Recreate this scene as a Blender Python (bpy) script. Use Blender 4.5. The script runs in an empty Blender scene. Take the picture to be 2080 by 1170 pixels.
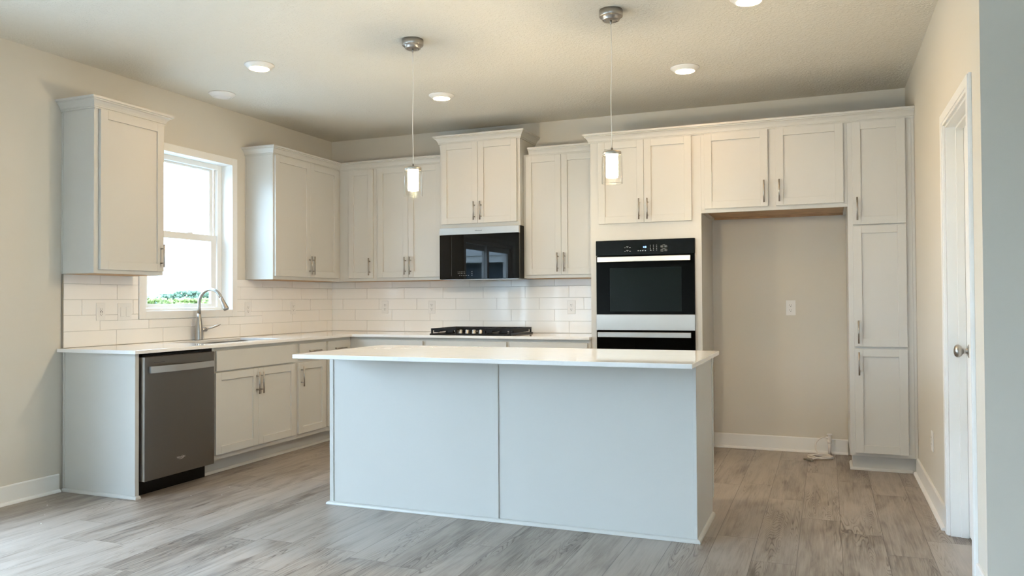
import bpy, bmesh, math, random
from mathutils import Vector, Matrix

sc = bpy.context.scene
COL = sc.collection
random.seed(7)

# ------------------------------------------------------------------ camera
cam_d = bpy.data.cameras.new('camera')
cam = bpy.data.objects.new('camera', cam_d)
COL.objects.link(cam)
CR = Vector((0.9287041926507293, 0.3707757948508728, -0.005816571641491514))
CU = Vector((0.011106886779764551, -0.01213463179527152, 0.9998646847335168))
CF = Vector((-0.37065504127020665, 0.928643128798085, 0.015387648198627358))
m = Matrix((CR, CU, -CF)).transposed().to_4x4()
m.translation = Vector((4.559961, -6.596374, 1.204606))
cam.matrix_world = m
cam_d.sensor_fit = 'HORIZONTAL'
cam_d.sensor_width = 36.0
cam_d.lens = 36.0 * 1597.677 / 2080.0
cam_d.clip_start = 0.05
cam_d.clip_end = 2000
sc.camera = cam

# ------------------------------------------------------------------ light
SKY_STRENGTH = 10.2
CAN_STRENGTH = 41.0
PENDANT_STRENGTH = 135.0
LAMP_COL = (1.0, 0.62, 0.31)
world = bpy.data.worlds.new('overcast_sky')
sc.world = world
world.use_nodes = True
wn = world.node_tree
bg = wn.nodes['Background']
wtc = wn.nodes.new('ShaderNodeTexCoord')
wsep = wn.nodes.new('ShaderNodeSeparateXYZ')
wramp = wn.nodes.new('ShaderNodeValToRGB')
wramp.color_ramp.elements[0].position = 0.48
wramp.color_ramp.elements[0].color = (0.59, 0.79, 1.0, 1)
wramp.color_ramp.elements[1].position = 1.0
wramp.color_ramp.elements[1].color = (0.48, 0.71, 1.0, 1)
wmap = wn.nodes.new('ShaderNodeMapRange')
wmap.inputs['From Min'].default_value = -1
wn.links.new(wtc.outputs['Generated'], wsep.inputs[0])
wn.links.new(wsep.outputs['Z'], wmap.inputs['Value'])
wn.links.new(wmap.outputs[0], wramp.inputs[0])
wn.links.new(wramp.outputs[0], bg.inputs['Color'])
bg.inputs['Strength'].default_value = SKY_STRENGTH

sc.view_settings.view_transform = 'Standard'
sc.view_settings.look = 'None'
sc.view_settings.gamma = 1.0
sc.view_settings.use_curve_mapping = False
sc.view_settings.exposure = 1.5
sc.cycles.use_denoising = True
sc.cycles.max_bounces = 14
sc.cycles.diffuse_bounces = 7
sc.cycles.transparent_max_bounces = 16
sc.cycles.sample_clamp_indirect = 8.0
sc.cycles.caustics_reflective = False
sc.cycles.caustics_refractive = False


# ------------------------------------------------------------------ materials
def nodes_of(name):
    mt = bpy.data.materials.new(name)
    mt.use_nodes = True
    nt = mt.node_tree
    return mt, nt, nt.nodes['Principled BSDF'], nt.links


def mat(name, col, rough=0.5, metal=0.0, spec=0.5, bump=None, coat=0.0, vary=0.0, vscale=3.0):
    mt, nt, p, L = nodes_of(name)
    p.inputs['Base Color'].default_value = (*col, 1)
    p.inputs['Roughness'].default_value = rough
    p.inputs['Metallic'].default_value = metal
    p.inputs['Specular IOR Level'].default_value = spec
    p.inputs['Coat Weight'].default_value = coat
    tc = nt.nodes.new('ShaderNodeTexCoord')
    if vary:
        n = nt.nodes.new('ShaderNodeTexNoise')
        n.inputs['Scale'].default_value = vscale
        r = nt.nodes.new('ShaderNodeValToRGB')
        r.color_ramp.elements[0].color = (*[c * (1 - vary) for c in col], 1)
        r.color_ramp.elements[1].color = (*[min(1, c * (1 + vary)) for c in col], 1)
        r.color_ramp.elements[0].position = 0.3
        r.color_ramp.elements[1].position = 0.7
        L.new(tc.outputs['Object'], n.inputs['Vector'])
        L.new(n.outputs['Fac'], r.inputs['Fac'])
        L.new(r.outputs['Color'], p.inputs['Base Color'])
    if bump:
        sc_, strength, dist = bump
        n = nt.nodes.new('ShaderNodeTexNoise')
        n.inputs['Scale'].default_value = sc_
        n.inputs['Detail'].default_value = 3
        b = nt.nodes.new('ShaderNodeBump')
        b.inputs['Strength'].default_value = strength
        b.inputs['Distance'].default_value = dist
        L.new(tc.outputs['Object'], n.inputs['Vector'])
        L.new(n.outputs['Fac'], b.inputs['Height'])
        L.new(b.outputs['Normal'], p.inputs['Normal'])
    return mt


def brushed(name, col, rough, axis_scale):
    mt, nt, p, L = nodes_of(name)
    p.inputs['Base Color'].default_value = (*col, 1)
    p.inputs['Metallic'].default_value = 1.0
    tc = nt.nodes.new('ShaderNodeTexCoord')
    mp = nt.nodes.new('ShaderNodeMapping')
    mp.inputs['Scale'].default_value = axis_scale
    n = nt.nodes.new('ShaderNodeTexNoise')
    n.inputs['Scale'].default_value = 6
    n.inputs['Detail'].default_value = 4
    mr = nt.nodes.new('ShaderNodeMapRange')
    mr.inputs['To Min'].default_value = rough - 0.025
    mr.inputs['To Max'].default_value = rough + 0.025
    L.new(tc.outputs['Object'], mp.inputs['Vector'])
    L.new(mp.outputs['Vector'], n.inputs['Vector'])
    L.new(n.outputs['Fac'], mr.inputs['Value'])
    L.new(mr.outputs[0], p.inputs['Roughness'])
    return mt


def emitter(name, col, strength):
    mt, nt, p, L = nodes_of(name)
    p.inputs['Base Color'].default_value = (0.8, 0.8, 0.8, 1)
    p.inputs['Emission Color'].default_value = (*col, 1)
    p.inputs['Emission Strength'].default_value = strength
    return mt


def clear_glass(name, tint=(1, 1, 1), ior=1.45):
    mt = bpy.data.materials.new(name)
    mt.use_nodes = True
    nt = mt.node_tree
    nt.nodes.clear()
    out = nt.nodes.new('ShaderNodeOutputMaterial')
    mix = nt.nodes.new('ShaderNodeMixShader')
    tr = nt.nodes.new('ShaderNodeBsdfTransparent')
    gl = nt.nodes.new('ShaderNodeBsdfGlossy')
    lw = nt.nodes.new('ShaderNodeLayerWeight')
    lw.inputs['Blend'].default_value = 0.5
    pw = nt.nodes.new('ShaderNodeMath')
    pw.operation = 'POWER'
    pw.inputs[1].default_value = 5.0
    fr = nt.nodes.new('ShaderNodeMapRange')
    f0 = ((ior - 1) / (ior + 1)) ** 2
    fr.inputs['To Min'].default_value = f0
    nt.links.new(lw.outputs['Facing'], pw.inputs[0])
    nt.links.new(pw.outputs[0], fr.inputs['Value'])
    tr.inputs['Color'].default_value = (*tint, 1)
    gl.inputs['Roughness'].default_value = 0.01
    nt.links.new(fr.outputs[0], mix.inputs[0])
    nt.links.new(tr.outputs[0], mix.inputs[1])
    nt.links.new(gl.outputs[0], mix.inputs[2])
    nt.links.new(mix.outputs[0], out.inputs[0])
    return mt


M = {}
M['wall'] = mat('wall_paint', (0.655, 0.612, 0.535), 0.7, bump=(220, 0.05, 0.002), spec=0.3)
M['trim'] = mat('white_trim_paint', (0.83, 0.82, 0.79), 0.38, vary=0.01)
M['cab'] = mat('grey_cabinet_paint', (0.585, 0.57, 0.53), 0.36, vary=0.012, vscale=2.0)
M['maple'] = mat('bare_maple', (0.50, 0.31, 0.16), 0.55, vary=0.15, vscale=9)
M['steel'] = brushed('stainless_steel', (0.56, 0.54, 0.51), 0.34, (2, 2, 120))
M['dark_steel'] = brushed('dark_stainless_steel', (0.205, 0.19, 0.175), 0.36, (1, 60, 60))
M['nickel'] = brushed('brushed_nickel', (0.44, 0.415, 0.38), 0.33, (30, 30, 2))
M['black_glass'] = mat('black_glass', (0.0015, 0.002, 0.0025), 0.02, spec=0.30)
M['oven_window'] = mat('smoked_oven_window', (0.004, 0.007, 0.0065), 0.03, spec=0.14)
M['oven_glass'] = mat('black_oven_glass', (0.0015, 0.002, 0.002), 0.03, spec=0.07)
M['black'] = mat('black_enamel', (0.004, 0.004, 0.0045), 0.4, spec=0.2)
M['iron'] = mat('cast_iron', (0.007, 0.007, 0.008), 0.55, spec=0.25, bump=(300, 0.2, 0.001))
M['plastic'] = mat('white_plastic', (0.80, 0.78, 0.75), 0.32, vary=0.01)
M['slot'] = mat('dark_slot', (0.03, 0.027, 0.025), 0.6)
M['mark'] = mat('printed_mark', (0.42, 0.43, 0.42), 0.5)
M['darkmark'] = mat('dark_printed_mark', (0.05, 0.05, 0.05), 0.4)
M['silvermark'] = mat('silver_badge', (0.75, 0.73, 0.70), 0.3, metal=0.8)
M['grout'] = mat('grey_grout', (0.60, 0.585, 0.555), 0.85, bump=(400, 0.2, 0.001))
M['tile'] = mat('white_glazed_tile', (0.90, 0.875, 0.84), 0.05, spec=0.6, bump=(6, 0.10, 0.004))
M['hose'] = mat('white_hose', (0.76, 0.72, 0.68), 0.45)
M['brass'] = mat('dull_brass', (0.30, 0.27, 0.22), 0.4, metal=0.7)
M['cord'] = mat('clear_cord', (0.80, 0.78, 0.72), 0.3)
M['frost'] = emitter('lit_frosted_glass', (1.0, 0.82, 0.56), PENDANT_STRENGTH)
M['lens'] = emitter('lit_lamp_lens', LAMP_COL, CAN_STRENGTH)
M['display'] = emitter('blue_display', (0.08, 0.30, 1.0), 2.2)
M['pane'] = clear_glass('window_pane_glass')
M['dimmed_pane'] = clear_glass('daylight_dimming_glass', (0.74, 0.76, 0.76))  # grey tint added to cut the daylight through the kitchen window
M['shade_glass'] = clear_glass('clear_shade_glass', (0.98, 0.98, 0.97), 1.09)
M['leaf'] = mat('tree_leaves', (0.085, 0.125, 0.075), 0.8, vary=0.35, vscale=0.9)
M['leaf2'] = mat('shrub_leaves', (0.17, 0.205, 0.055), 0.8, vary=0.35, vscale=0.9)
M['bark'] = mat('tree_bark', (0.14, 0.10, 0.07), 0.9)
M['grass'] = mat('lawn_grass', (0.05, 0.075, 0.03), 0.9, vary=0.25, vscale=0.4)
M['concrete'] = mat('pale_concrete', (0.50, 0.49, 0.47), 0.85, vary=0.06, vscale=1.5)
M['siding'] = mat('dark_blue_siding', (0.060, 0.085, 0.105), 0.6, vary=0.1)
M['shingle'] = mat('pale_shingles', (0.50, 0.49, 0.46), 0.9, bump=(12, 0.6, 0.05))


def ceiling_material():
    mt, nt, p, L = nodes_of('textured_ceiling_paint')
    p.inputs['Base Color'].default_value = (0.72, 0.685, 0.605, 1)
    p.inputs['Roughness'].default_value = 0.85
    p.inputs['Specular IOR Level'].default_value = 0.2
    tc = nt.nodes.new('ShaderNodeTexCoord')
    n = nt.nodes.new('ShaderNodeTexNoise')
    n.inputs['Scale'].default_value = 60
    n.inputs['Detail'].default_value = 2.5
    n.inputs['Distortion'].default_value = 0.6
    r = nt.nodes.new('ShaderNodeValToRGB')
    r.color_ramp.elements[0].position = 0.45
    r.color_ramp.elements[1].position = 0.62
    b = nt.nodes.new('ShaderNodeBump')
    b.inputs['Strength'].default_value = 0.45
    b.inputs['Distance'].default_value = 0.004
    L.new(tc.outputs['Object'], n.inputs['Vector'])
    L.new(n.outputs['Fac'], r.inputs['Fac'])
    L.new(r.outputs['Color'], b.inputs['Height'])
    L.new(b.outputs['Normal'], p.inputs['Normal'])
    return mt


def quartz_material():
    mt, nt, p, L = nodes_of('white_quartz')
    p.inputs['Roughness'].default_value = 0.05
    tc = nt.nodes.new('ShaderNodeTexCoord')
    n = nt.nodes.new('ShaderNodeTexNoise')
    n.inputs['Scale'].default_value = 2.2
    n.inputs['Detail'].default_value = 8
    n.inputs['Distortion'].default_value = 1.4
    r = nt.nodes.new('ShaderNodeValToRGB')
    e = r.color_ramp.elements
    e[0].position = 0.47
    e[0].color = (0.83, 0.82, 0.80, 1)
    e[1].position = 0.53
    e[1].color = (0.83, 0.82, 0.80, 1)
    x = r.color_ramp.elements.new(0.50)
    x.color = (0.80, 0.79, 0.775, 1)
    L.new(tc.outputs['Object'], n.inputs['Vector'])
    L.new(n.outputs['Fac'], r.inputs['Fac'])
    L.new(r.outputs['Color'], p.inputs['Base Color'])
    return mt


def floor_material():
    mt, nt, p, L = nodes_of('grey_oak_vinyl_plank')
    N = nt.nodes.new
    tc = N('ShaderNodeTexCoord')
    sep = N('ShaderNodeSeparateXYZ')
    L.new(tc.outputs['Object'], sep.inputs[0])

    def math_(op, a, b=None):
        n = N('ShaderNodeMath')
        n.operation = op
        for i, v in enumerate((a, b)):
            if v is None:
                continue
            if isinstance(v, (int, float)):
                n.inputs[i].default_value = v
            else:
                L.new(v, n.inputs[i])
        return n.outputs[0]
    W_, LEN = 0.1957, 1.22
    xr = math_('DIVIDE', math_('ADD', sep.outputs['X'], -0.117), W_)
    row = math_('FLOOR', xr)
    fx = math_('FRACT', xr)
    wn1 = N('ShaderNodeTexWhiteNoise')
    wn1.noise_dimensions = '1D'
    L.new(row, wn1.inputs['W'])
    yo = math_('ADD', math_('DIVIDE', sep.outputs['Y'], LEN), math_('MULTIPLY', wn1.outputs['Value'], 7.31))
    colm = math_('FLOOR', yo)
    fy = math_('FRACT', yo)
    cmb = N('ShaderNodeCombineXYZ')
    L.new(row, cmb.inputs[0])
    L.new(colm, cmb.inputs[1])
    wn2 = N('ShaderNodeTexWhiteNoise')
    wn2.noise_dimensions = '2D'
    L.new(cmb.outputs[0], wn2.inputs['Vector'])
    pid = wn2.outputs['Value']
    # grain coordinates: shifted per plank
    gx = math_('ADD', sep.outputs['X'], math_('MULTIPLY', pid, 13.0))
    gy = math_('ADD', sep.outputs['Y'], math_('MULTIPLY', pid, 29.0))
    gc = N('ShaderNodeCombineXYZ')
    L.new(gx, gc.inputs[0])
    L.new(gy, gc.inputs[1])
    L.new(pid, gc.inputs[2])

    def noise(scale_xyz, detail, dist=0.0):
        mp = N('ShaderNodeMapping')
        mp.inputs['Scale'].default_value = scale_xyz
        n = N('ShaderNodeTexNoise')
        n.inputs['Scale'].default_value = 1
        n.inputs['Detail'].default_value = detail
        n.inputs['Distortion'].default_value = dist
        L.new(gc.outputs[0], mp.inputs['Vector'])
        L.new(mp.outputs[0], n.inputs['Vector'])
        return n.outputs['Fac']
    fine = noise((170, 5.5, 1), 4)
    mid = noise((30, 2.2, 1), 6, 1.2)
    blot = noise((7, 1.8, 1), 4, 1.0)
    # cathedral rings: contour lines of a smooth field
    field = noise((8.5, 0.62, 1), 2.0, 0.25)
    ring = math_('FRACT', math_('MULTIPLY', field, 46.0))
    ringl = math_('ABSOLUTE', math_('SUBTRACT', ring, 0.5))
    # rings only show in patches
    patch = N('ShaderNodeMapRange')
    patch.inputs['From Min'].default_value = 0.48
    patch.inputs['From Max'].default_value = 0.62
    L.new(noise((5, 0.9, 1), 1, 0.2), patch.inputs['Value'])
    line = N('ShaderNodeMapRange')
    line.interpolation_type = 'SMOOTHSTEP'
    line.inputs['From Min'].default_value = 0.0
    line.inputs['From Max'].default_value = 0.24
    line.inputs['To Min'].default_value = -1.0
    line.inputs['To Max'].default_value = 0.0
    L.new(ringl, line.inputs['Value'])
    ringp = math_('MULTIPLY', line.outputs[0], math_('ADD', math_('MULTIPLY', patch.outputs[0], 0.13), 0.012))
    # knots
    vmap = N('ShaderNodeMapping')
    vmap.inputs['Scale'].default_value = (4.2, 1.5, 1)
    L.new(gc.outputs[0], vmap.inputs['Vector'])
    vor = N('ShaderNodeTexVoronoi')
    vor.inputs['Scale'].default_value = 1.0
    L.new(vmap.outputs[0], vor.inputs['Vector'])
    knot = N('ShaderNodeMapRange')
    knot.interpolation_type = 'SMOOTHSTEP'
    knot.inputs['From Min'].default_value = 0.02
    knot.inputs['From Max'].default_value = 0.16
    knot.inputs['To Min'].default_value = -0.16
    knot.inputs['To Max'].default_value = 0.0
    L.new(math_('ADD', vor.outputs['Distance'], math_('MULTIPLY', math_('SUBTRACT', mid, 0.5), 0.16)), knot.inputs['Value'])
    ringp = math_('ADD', math_('ADD', ringp, knot.outputs[0]), 0.018)
    s = math_('ADD', math_('MULTIPLY', fine, 0.20), math_('MULTIPLY', mid, 0.36))
    s = math_('ADD', s, math_('MULTIPLY', blot, 0.40))
    s = math_('ADD', s, ringp)
    s = math_('ADD', s, math_('MULTIPLY', math_('SUBTRACT', pid, 0.5), 0.14))
    s = math_('ADD', math_('MULTIPLY', math_('SUBTRACT', s, 0.49), 1.12), 0.52)
    r = N('ShaderNodeValToRGB')
    e = r.color_ramp.elements
    e[0].position = 0.33
    e[0].color = (0.125, 0.097, 0.076, 1)
    e[1].position = 0.75
    e[1].color = (0.430, 0.380, 0.328, 1)
    c1 = e.new(0.46)
    c1.color = (0.268, 0.224, 0.185, 1)
    c2 = e.new(0.57)
    c2.color = (0.362, 0.312, 0.264, 1)
    L.new(s, r.inputs['Fac'])
    # joints between planks
    jx = math_('LESS_THAN', math_('MINIMUM', fx, math_('SUBTRACT', 1.0, fx)), 0.0075)
    jy = math_('LESS_THAN', math_('MINIMUM', fy, math_('SUBTRACT', 1.0, fy)), 0.0012)
    jn = math_('MAXIMUM', jx, jy)
    mx = N('ShaderNodeMix')
    mx.data_type = 'RGBA'
    L.new(math_('MULTIPLY', jn, 0.65), mx.inputs[0])
    L.new(r.outputs['Color'], mx.inputs[6])
    mx.inputs[7].default_value = (0.07, 0.055, 0.045, 1)
    L.new(mx.outputs[2], p.inputs['Base Color'])
    ro = N('ShaderNodeMapRange')
    ro.inputs['To Min'].default_value = 0.30
    ro.inputs['To Max'].default_value = 0.48
    L.new(mid, ro.inputs['Value'])
    L.new(ro.outputs[0], p.inputs['Roughness'])
    b = N('ShaderNodeBump')
    b.inputs['Strength'].default_value = 0.25
    b.inputs['Distance'].default_value = 0.002
    L.new(math_('SUBTRACT', math_('MULTIPLY', fine, 0.5), jn), b.inputs['Height'])
    L.new(b.outputs['Normal'], p.inputs['Normal'])
    return mt


M['ceiling'] = ceiling_material()
M['quartz'] = quartz_material()
M['floor'] = floor_material()


# ------------------------------------------------------------------ mesh helpers
class MB:
    """collects shapes into one mesh"""

    def __init__(self, side='W'):
        self.bm = bmesh.new()
        self.side = side
        self.mi = 0

    # 'W' world xyz;  'B' back wall: (u,d,z)->(u,-d,z);  'L' left wall: (u,d,z)->(d,u,z)
    def P(self, u, d, z):
        if self.side == 'B':
            return Vector((u, -d, z))
        if self.side == 'L':
            return Vector((d, u, z))
        return Vector((u, d, z))

    def _mark(self, fs):
        for f in fs:
            f.material_index = self.mi

    def box(self, u0, u1, d0, d1, z0, z1, bev=0.0):
        vs = [self.bm.verts.new(self.P(u, d, z)) for z in (z0, z1) for d in (d0, d1) for u in (u0, u1)]
        idx = ((0, 1, 3, 2), (4, 6, 7, 5), (0, 4, 5, 1), (2, 3, 7, 6), (0, 2, 6, 4), (1, 5, 7, 3))
        fs = [self.bm.faces.new([vs[i] for i in q]) for q in idx]
        self._mark(fs)
        if bev:
            es = {e for f in fs for e in f.edges}
            rr = bmesh.ops.bevel(self.bm, geom=list(es), offset=bev, segments=1, affect='EDGES', profile=0.5)
            self._mark(rr['faces'])
        return self

    def shaker(self, u0, u1, z0, z1, d0, th=0.019, fr=0.054, rec=0.011):
        """five piece cabinet door with a recessed flat panel"""
        self.box(u0, u0 + fr, d0, d0 + th, z0, z1, 0.0012)
        self.box(u1 - fr, u1, d0, d0 + th, z0, z1, 0.0012)
        self.box(u0 + fr, u1 - fr, d0, d0 + th, z1 - fr, z1, 0.0012)
        self.box(u0 + fr, u1 - fr, d0, d0 + th, z0, z0 + fr, 0.0012)
        self.box(u0 + fr - 0.003, u1 - fr + 0.003, d0 + 0.002, d0 + th - rec, z0 + fr - 0.003, z1 - fr + 0.003)
        return self

    def tube(self, pts, r, seg=12, caps=True, radii=None):
        """tube through world points"""
        pts = [Vector(p) for p in pts]
        n = len(pts)
        rings = []
        ref = None
        for i, p in enumerate(pts):
            t = (pts[min(i + 1, n - 1)] - pts[max(i - 1, 0)]).normalized()
            if ref is None:
                ref = Vector((0, 0, 1)) if abs(t.z) < 0.9 else Vector((1, 0, 0))
            a = (ref - t * ref.dot(t)).normalized()
            ref = a
            b = t.cross(a)
            rr = radii[i] if radii else r
            rings.append([self.bm.verts.new(p + (a * math.cos(k * 2 * math.pi / seg) + b * math.sin(k * 2 * math.pi / seg)) * rr)
                          for k in range(seg)])
        fs = []
        for i in range(n - 1):
            for k in range(seg):
                fs.append(self.bm.faces.new((rings[i][k], rings[i][(k + 1) % seg], rings[i + 1][(k + 1) % seg], rings[i + 1][k])))
        if caps:
            fs.append(self.bm.faces.new(rings[0][::-1]))
            fs.append(self.bm.faces.new(rings[-1]))
        for f in fs[:n * seg - seg]:
            f.smooth = True
        self._mark(fs)
        return self

    def lathe(self, prof, cx, cy, seg=40, closed=False, smooth=True):
        """profile [(r, z)] turned about a vertical axis"""
        rings = []
        for r, z in prof:
            if r < 1e-6:
                rings.append([self.bm.verts.new((cx, cy, z))])
            else:
                rings.append([self.bm.verts.new((cx + r * math.cos(k * 2 * math.pi / seg), cy + r * math.sin(k * 2 * math.pi / seg), z))
                              for k in range(seg)])
        pairs = [(i, i + 1) for i in range(len(prof) - 1)]
        if closed:
            pairs.append((len(prof) - 1, 0))
        fs = []
        for i, j in pairs:
            A, B = rings[i], rings[j]
            for k in range(seg):
                k2 = (k + 1) % seg
                if len(A) == 1 and len(B) == 1:
                    continue
                if len(A) == 1:
                    q = (A[0], B[k], B[k2])
                elif len(B) == 1:
                    q = (A[k], A[k2], B[0])
                else:
                    q = (A[k], A[k2], B[k2], B[k])
                f = self.bm.faces.new(q)
                f.smooth = smooth
                fs.append(f)
        self._mark(fs)
        return self

    def lathe_axis(self, prof, origin, axis, seg=28):
        """profile [(r, t)] turned about an axis through origin"""
        ax = Vector(axis).normalized()
        ref = Vector((0, 0, 1)) if abs(ax.z) < 0.9 else Vector((1, 0, 0))
        a = (ref - ax * ref.dot(ax)).normalized()
        b = ax.cross(a)
        o = Vector(origin)
        rings = []
        for r, t in prof:
            if r < 1e-6:
                rings.append([self.bm.verts.new(o + ax * t)])
            else:
                rings.append([self.bm.verts.new(o + ax * t + (a * math.cos(k * 2 * math.pi / seg) + b * math.sin(k * 2 * math.pi / seg)) * r)
                              for k in range(seg)])
        fs = []
        for A, B in zip(rings, rings[1:]):
            for k in range(seg):
                k2 = (k + 1) % seg
                if len(A) == 1:
                    q = (A[0], B[k], B[k2])
                elif len(B) == 1:
                    q = (A[k], A[k2], B[0])
                else:
                    q = (A[k], A[k2], B[k2], B[k])
                f = self.bm.faces.new(q)
                f.smooth = True
                fs.append(f)
        self._mark(fs)
        return self

    def sweep(self, path, prof, only=None):
        """closed profile [(out, z)] along a 2D world path, outward to its right, mitred corners"""
        path = [Vector(p) for p in path]
        n = len(path)
        rings = []
        for i in range(n):
            d0 = (path[i] - path[i - 1]).normalized() if i > 0 else None
            d1 = (path[i + 1] - path[i]).normalized() if i < n - 1 else None
            n0 = Vector((d0.y, -d0.x)) if d0 else None
            n1 = Vector((d1.y, -d1.x)) if d1 else None
            if n0 is None:
                o = n1
            elif n1 is None:
                o = n0
            else:
                o = (n0 + n1) / (1 + n0.dot(n1))
            rings.append([self.bm.verts.new((path[i].x + o.x * a, path[i].y + o.y * a, z)) for a, z in prof])
        k = len(prof)
        fs = []
        segs = range(n - 1) if only is None else [only]
        for i in segs:
            for j in range(k):
                fs.append(self.bm.faces.new((rings[i][j], rings[i][(j + 1) % k], rings[i + 1][(j + 1) % k], rings[i + 1][j])))
        fs.append(self.bm.faces.new(rings[segs[0]]))
        fs.append(self.bm.faces.new(rings[segs[-1] + 1][::-1]))
        for i, rg in enumerate(rings):
            if i not in segs and i - 1 not in segs:
                bmesh.ops.delete(self.bm, geom=rg, context='VERTS')
        self._mark(fs)
        return self

    def poly_prism(self, pts, d0, d1):
        """outline [(u, z)] given depth d0..d1"""
        a = [self.bm.verts.new(self.P(u, d0, z)) for u, z in pts]
        b = [self.bm.verts.new(self.P(u, d1, z)) for u, z in pts]
        fs = [self.bm.faces.new(a), self.bm.faces.new(b[::-1])]
        n = len(pts)
        for i in range(n):
            fs.append(self.bm.faces.new((a[i], a[(i + 1) % n], b[(i + 1) % n], b[i])))
        self._mark(fs)
        return self

    def build(self, name, mats, parent=None, kind=None):
        bmesh.ops.recalc_face_normals(self.bm, faces=self.bm.faces[:])
        org = Vector((0, 0, 0))
        q = parent
        while q is not None:
            org += q.location
            q = q.parent
        me = bpy.data.meshes.new(name)
        if parent is not None:
            bmesh.ops.translate(self.bm, verts=self.bm.verts[:], vec=-org)
        self.bm.to_mesh(me)
        self.bm.free()
        o = bpy.data.objects.new(name, me)
        for x in (mats if isinstance(mats, (list, tuple)) else [mats]):
            me.materials.append(x)
        COL.objects.link(o)
        if parent is not None:
            o.parent = parent
        if kind:
            o['kind'] = kind
        return o


def thing(name, loc, label, cat, group=None):
    o = bpy.data.objects.new(name, None)
    o.empty_display_size = 0.1
    COL.objects.link(o)
    o.location = loc
    o['label'] = label
    o['category'] = cat
    if group:
        o['group'] = group
    return o


def tag(o, label, cat, group=None):
    o['label'] = label
    o['category'] = cat
    if group:
        o['group'] = group
    return o


def struct_root(name, loc=(0, 0, 0), label=None, cat=None):
    o = bpy.data.objects.new(name, None)
    o.empty_display_size = 0.1
    COL.objects.link(o)
    o.location = loc
    o['kind'] = 'structure'
    if label:
        o['label'] = label
        o['category'] = cat
    return o


def text_mesh(txt, size, side, u, d, z, mt, parent, name):
    """flat lettering, centred at (u, z) on the plane d"""
    cu = bpy.data.curves.new('t', 'FONT')
    cu.body = txt
    cu.size = size
    cu.align_x = 'CENTER'
    cu.align_y = 'CENTER'
    cu.extrude = 0.0002
    tmp = bpy.data.objects.new('t', cu)
    me0 = bpy.data.meshes.new_from_object(tmp)
    b = MB(side)
    vs = [b.bm.verts.new(b.P(u + v.co.x, d + v.co.z, z + v.co.y)) for v in me0.vertices]
    for pl in me0.polygons:
        try:
            b.bm.faces.new([vs[i] for i in pl.vertices])
        except ValueError:
            pass
    o = b.build(name, mt, parent)
    bpy.data.objects.remove(tmp)
    bpy.data.curves.remove(cu)
    bpy.data.meshes.remove(me0)
    return o


def bar_pull(side, u, z, d, parent, vertical=True, length=0.16):
    """brushed bar pull on two posts; d is the door face"""
    b = MB(side)
    h = length / 2
    out = d + 0.030
    if vertical:
        b.tube([b.P(u, out, z - h), b.P(u, out, z + h)], 0.0058, 12)
        for s in (-0.05, 0.05):
            b.tube([b.P(u, d + 0.0003, z + s), b.P(u, out, z + s)], 0.0045, 10)
    else:
        b.tube([b.P(u - h, out, z), b.P(u + h, out, z)], 0.0058, 12)
        for s in (-0.05, 0.05):
            b.tube([b.P(u + s, d + 0.0003, z), b.P(u + s, out, z)], 0.0045, 10)
    return b.build('handle', M['nickel'], parent)


def door(side, u0, u1, z0, z1, d, parent, hu=None, hz=None, name='door'):
    o = MB(side).shaker(u0, u1, z0, z1, d + 0.0005).build(name, M['cab'], parent)
    if hu is not None:
        bar_pull(side, hu, hz, d + 0.0195, o)
    return o


def drawer(side, u0, u1, z0, z1, d, parent, handle=True):
    o = MB(side).box(u0, u1, d + 0.0005, d + 0.0195, z0, z1, 0.0015).build('drawer', M['cab'], parent)
    if handle:
        bar_pull(side, (u0 + u1) / 2, (z0 + z1) / 2, d + 0.0195, o, vertical=False)
    return o


CROWN = [(0.0, 0.0), (0.008, 0.0), (0.008, 0.009), (0.014, 0.0095), (0.014, 0.016), (0.020, 0.030), (0.031, 0.044), (0.040, 0.048),
         (0.040, 0.055), (0.050, 0.0565), (0.050, 0.070), (0.0, 0.070)]


def crown(path, z, parent=None, name='crown_molding', only=None):
    return MB().sweep(path, [(a + 0.0004, z + b) for a, b in CROWN], only).build(name, M['cab'], parent)


QR = [(0.0003, 0.0008), (0.017, 0.0008), (0.0165, 0.006), (0.014, 0.012), (0.009, 0.0165), (0.0003, 0.019)]

# ------------------------------------------------------------------ the room
H = 2.789
WR = 5.131
XF, YR = 8.2, -9.6


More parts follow.
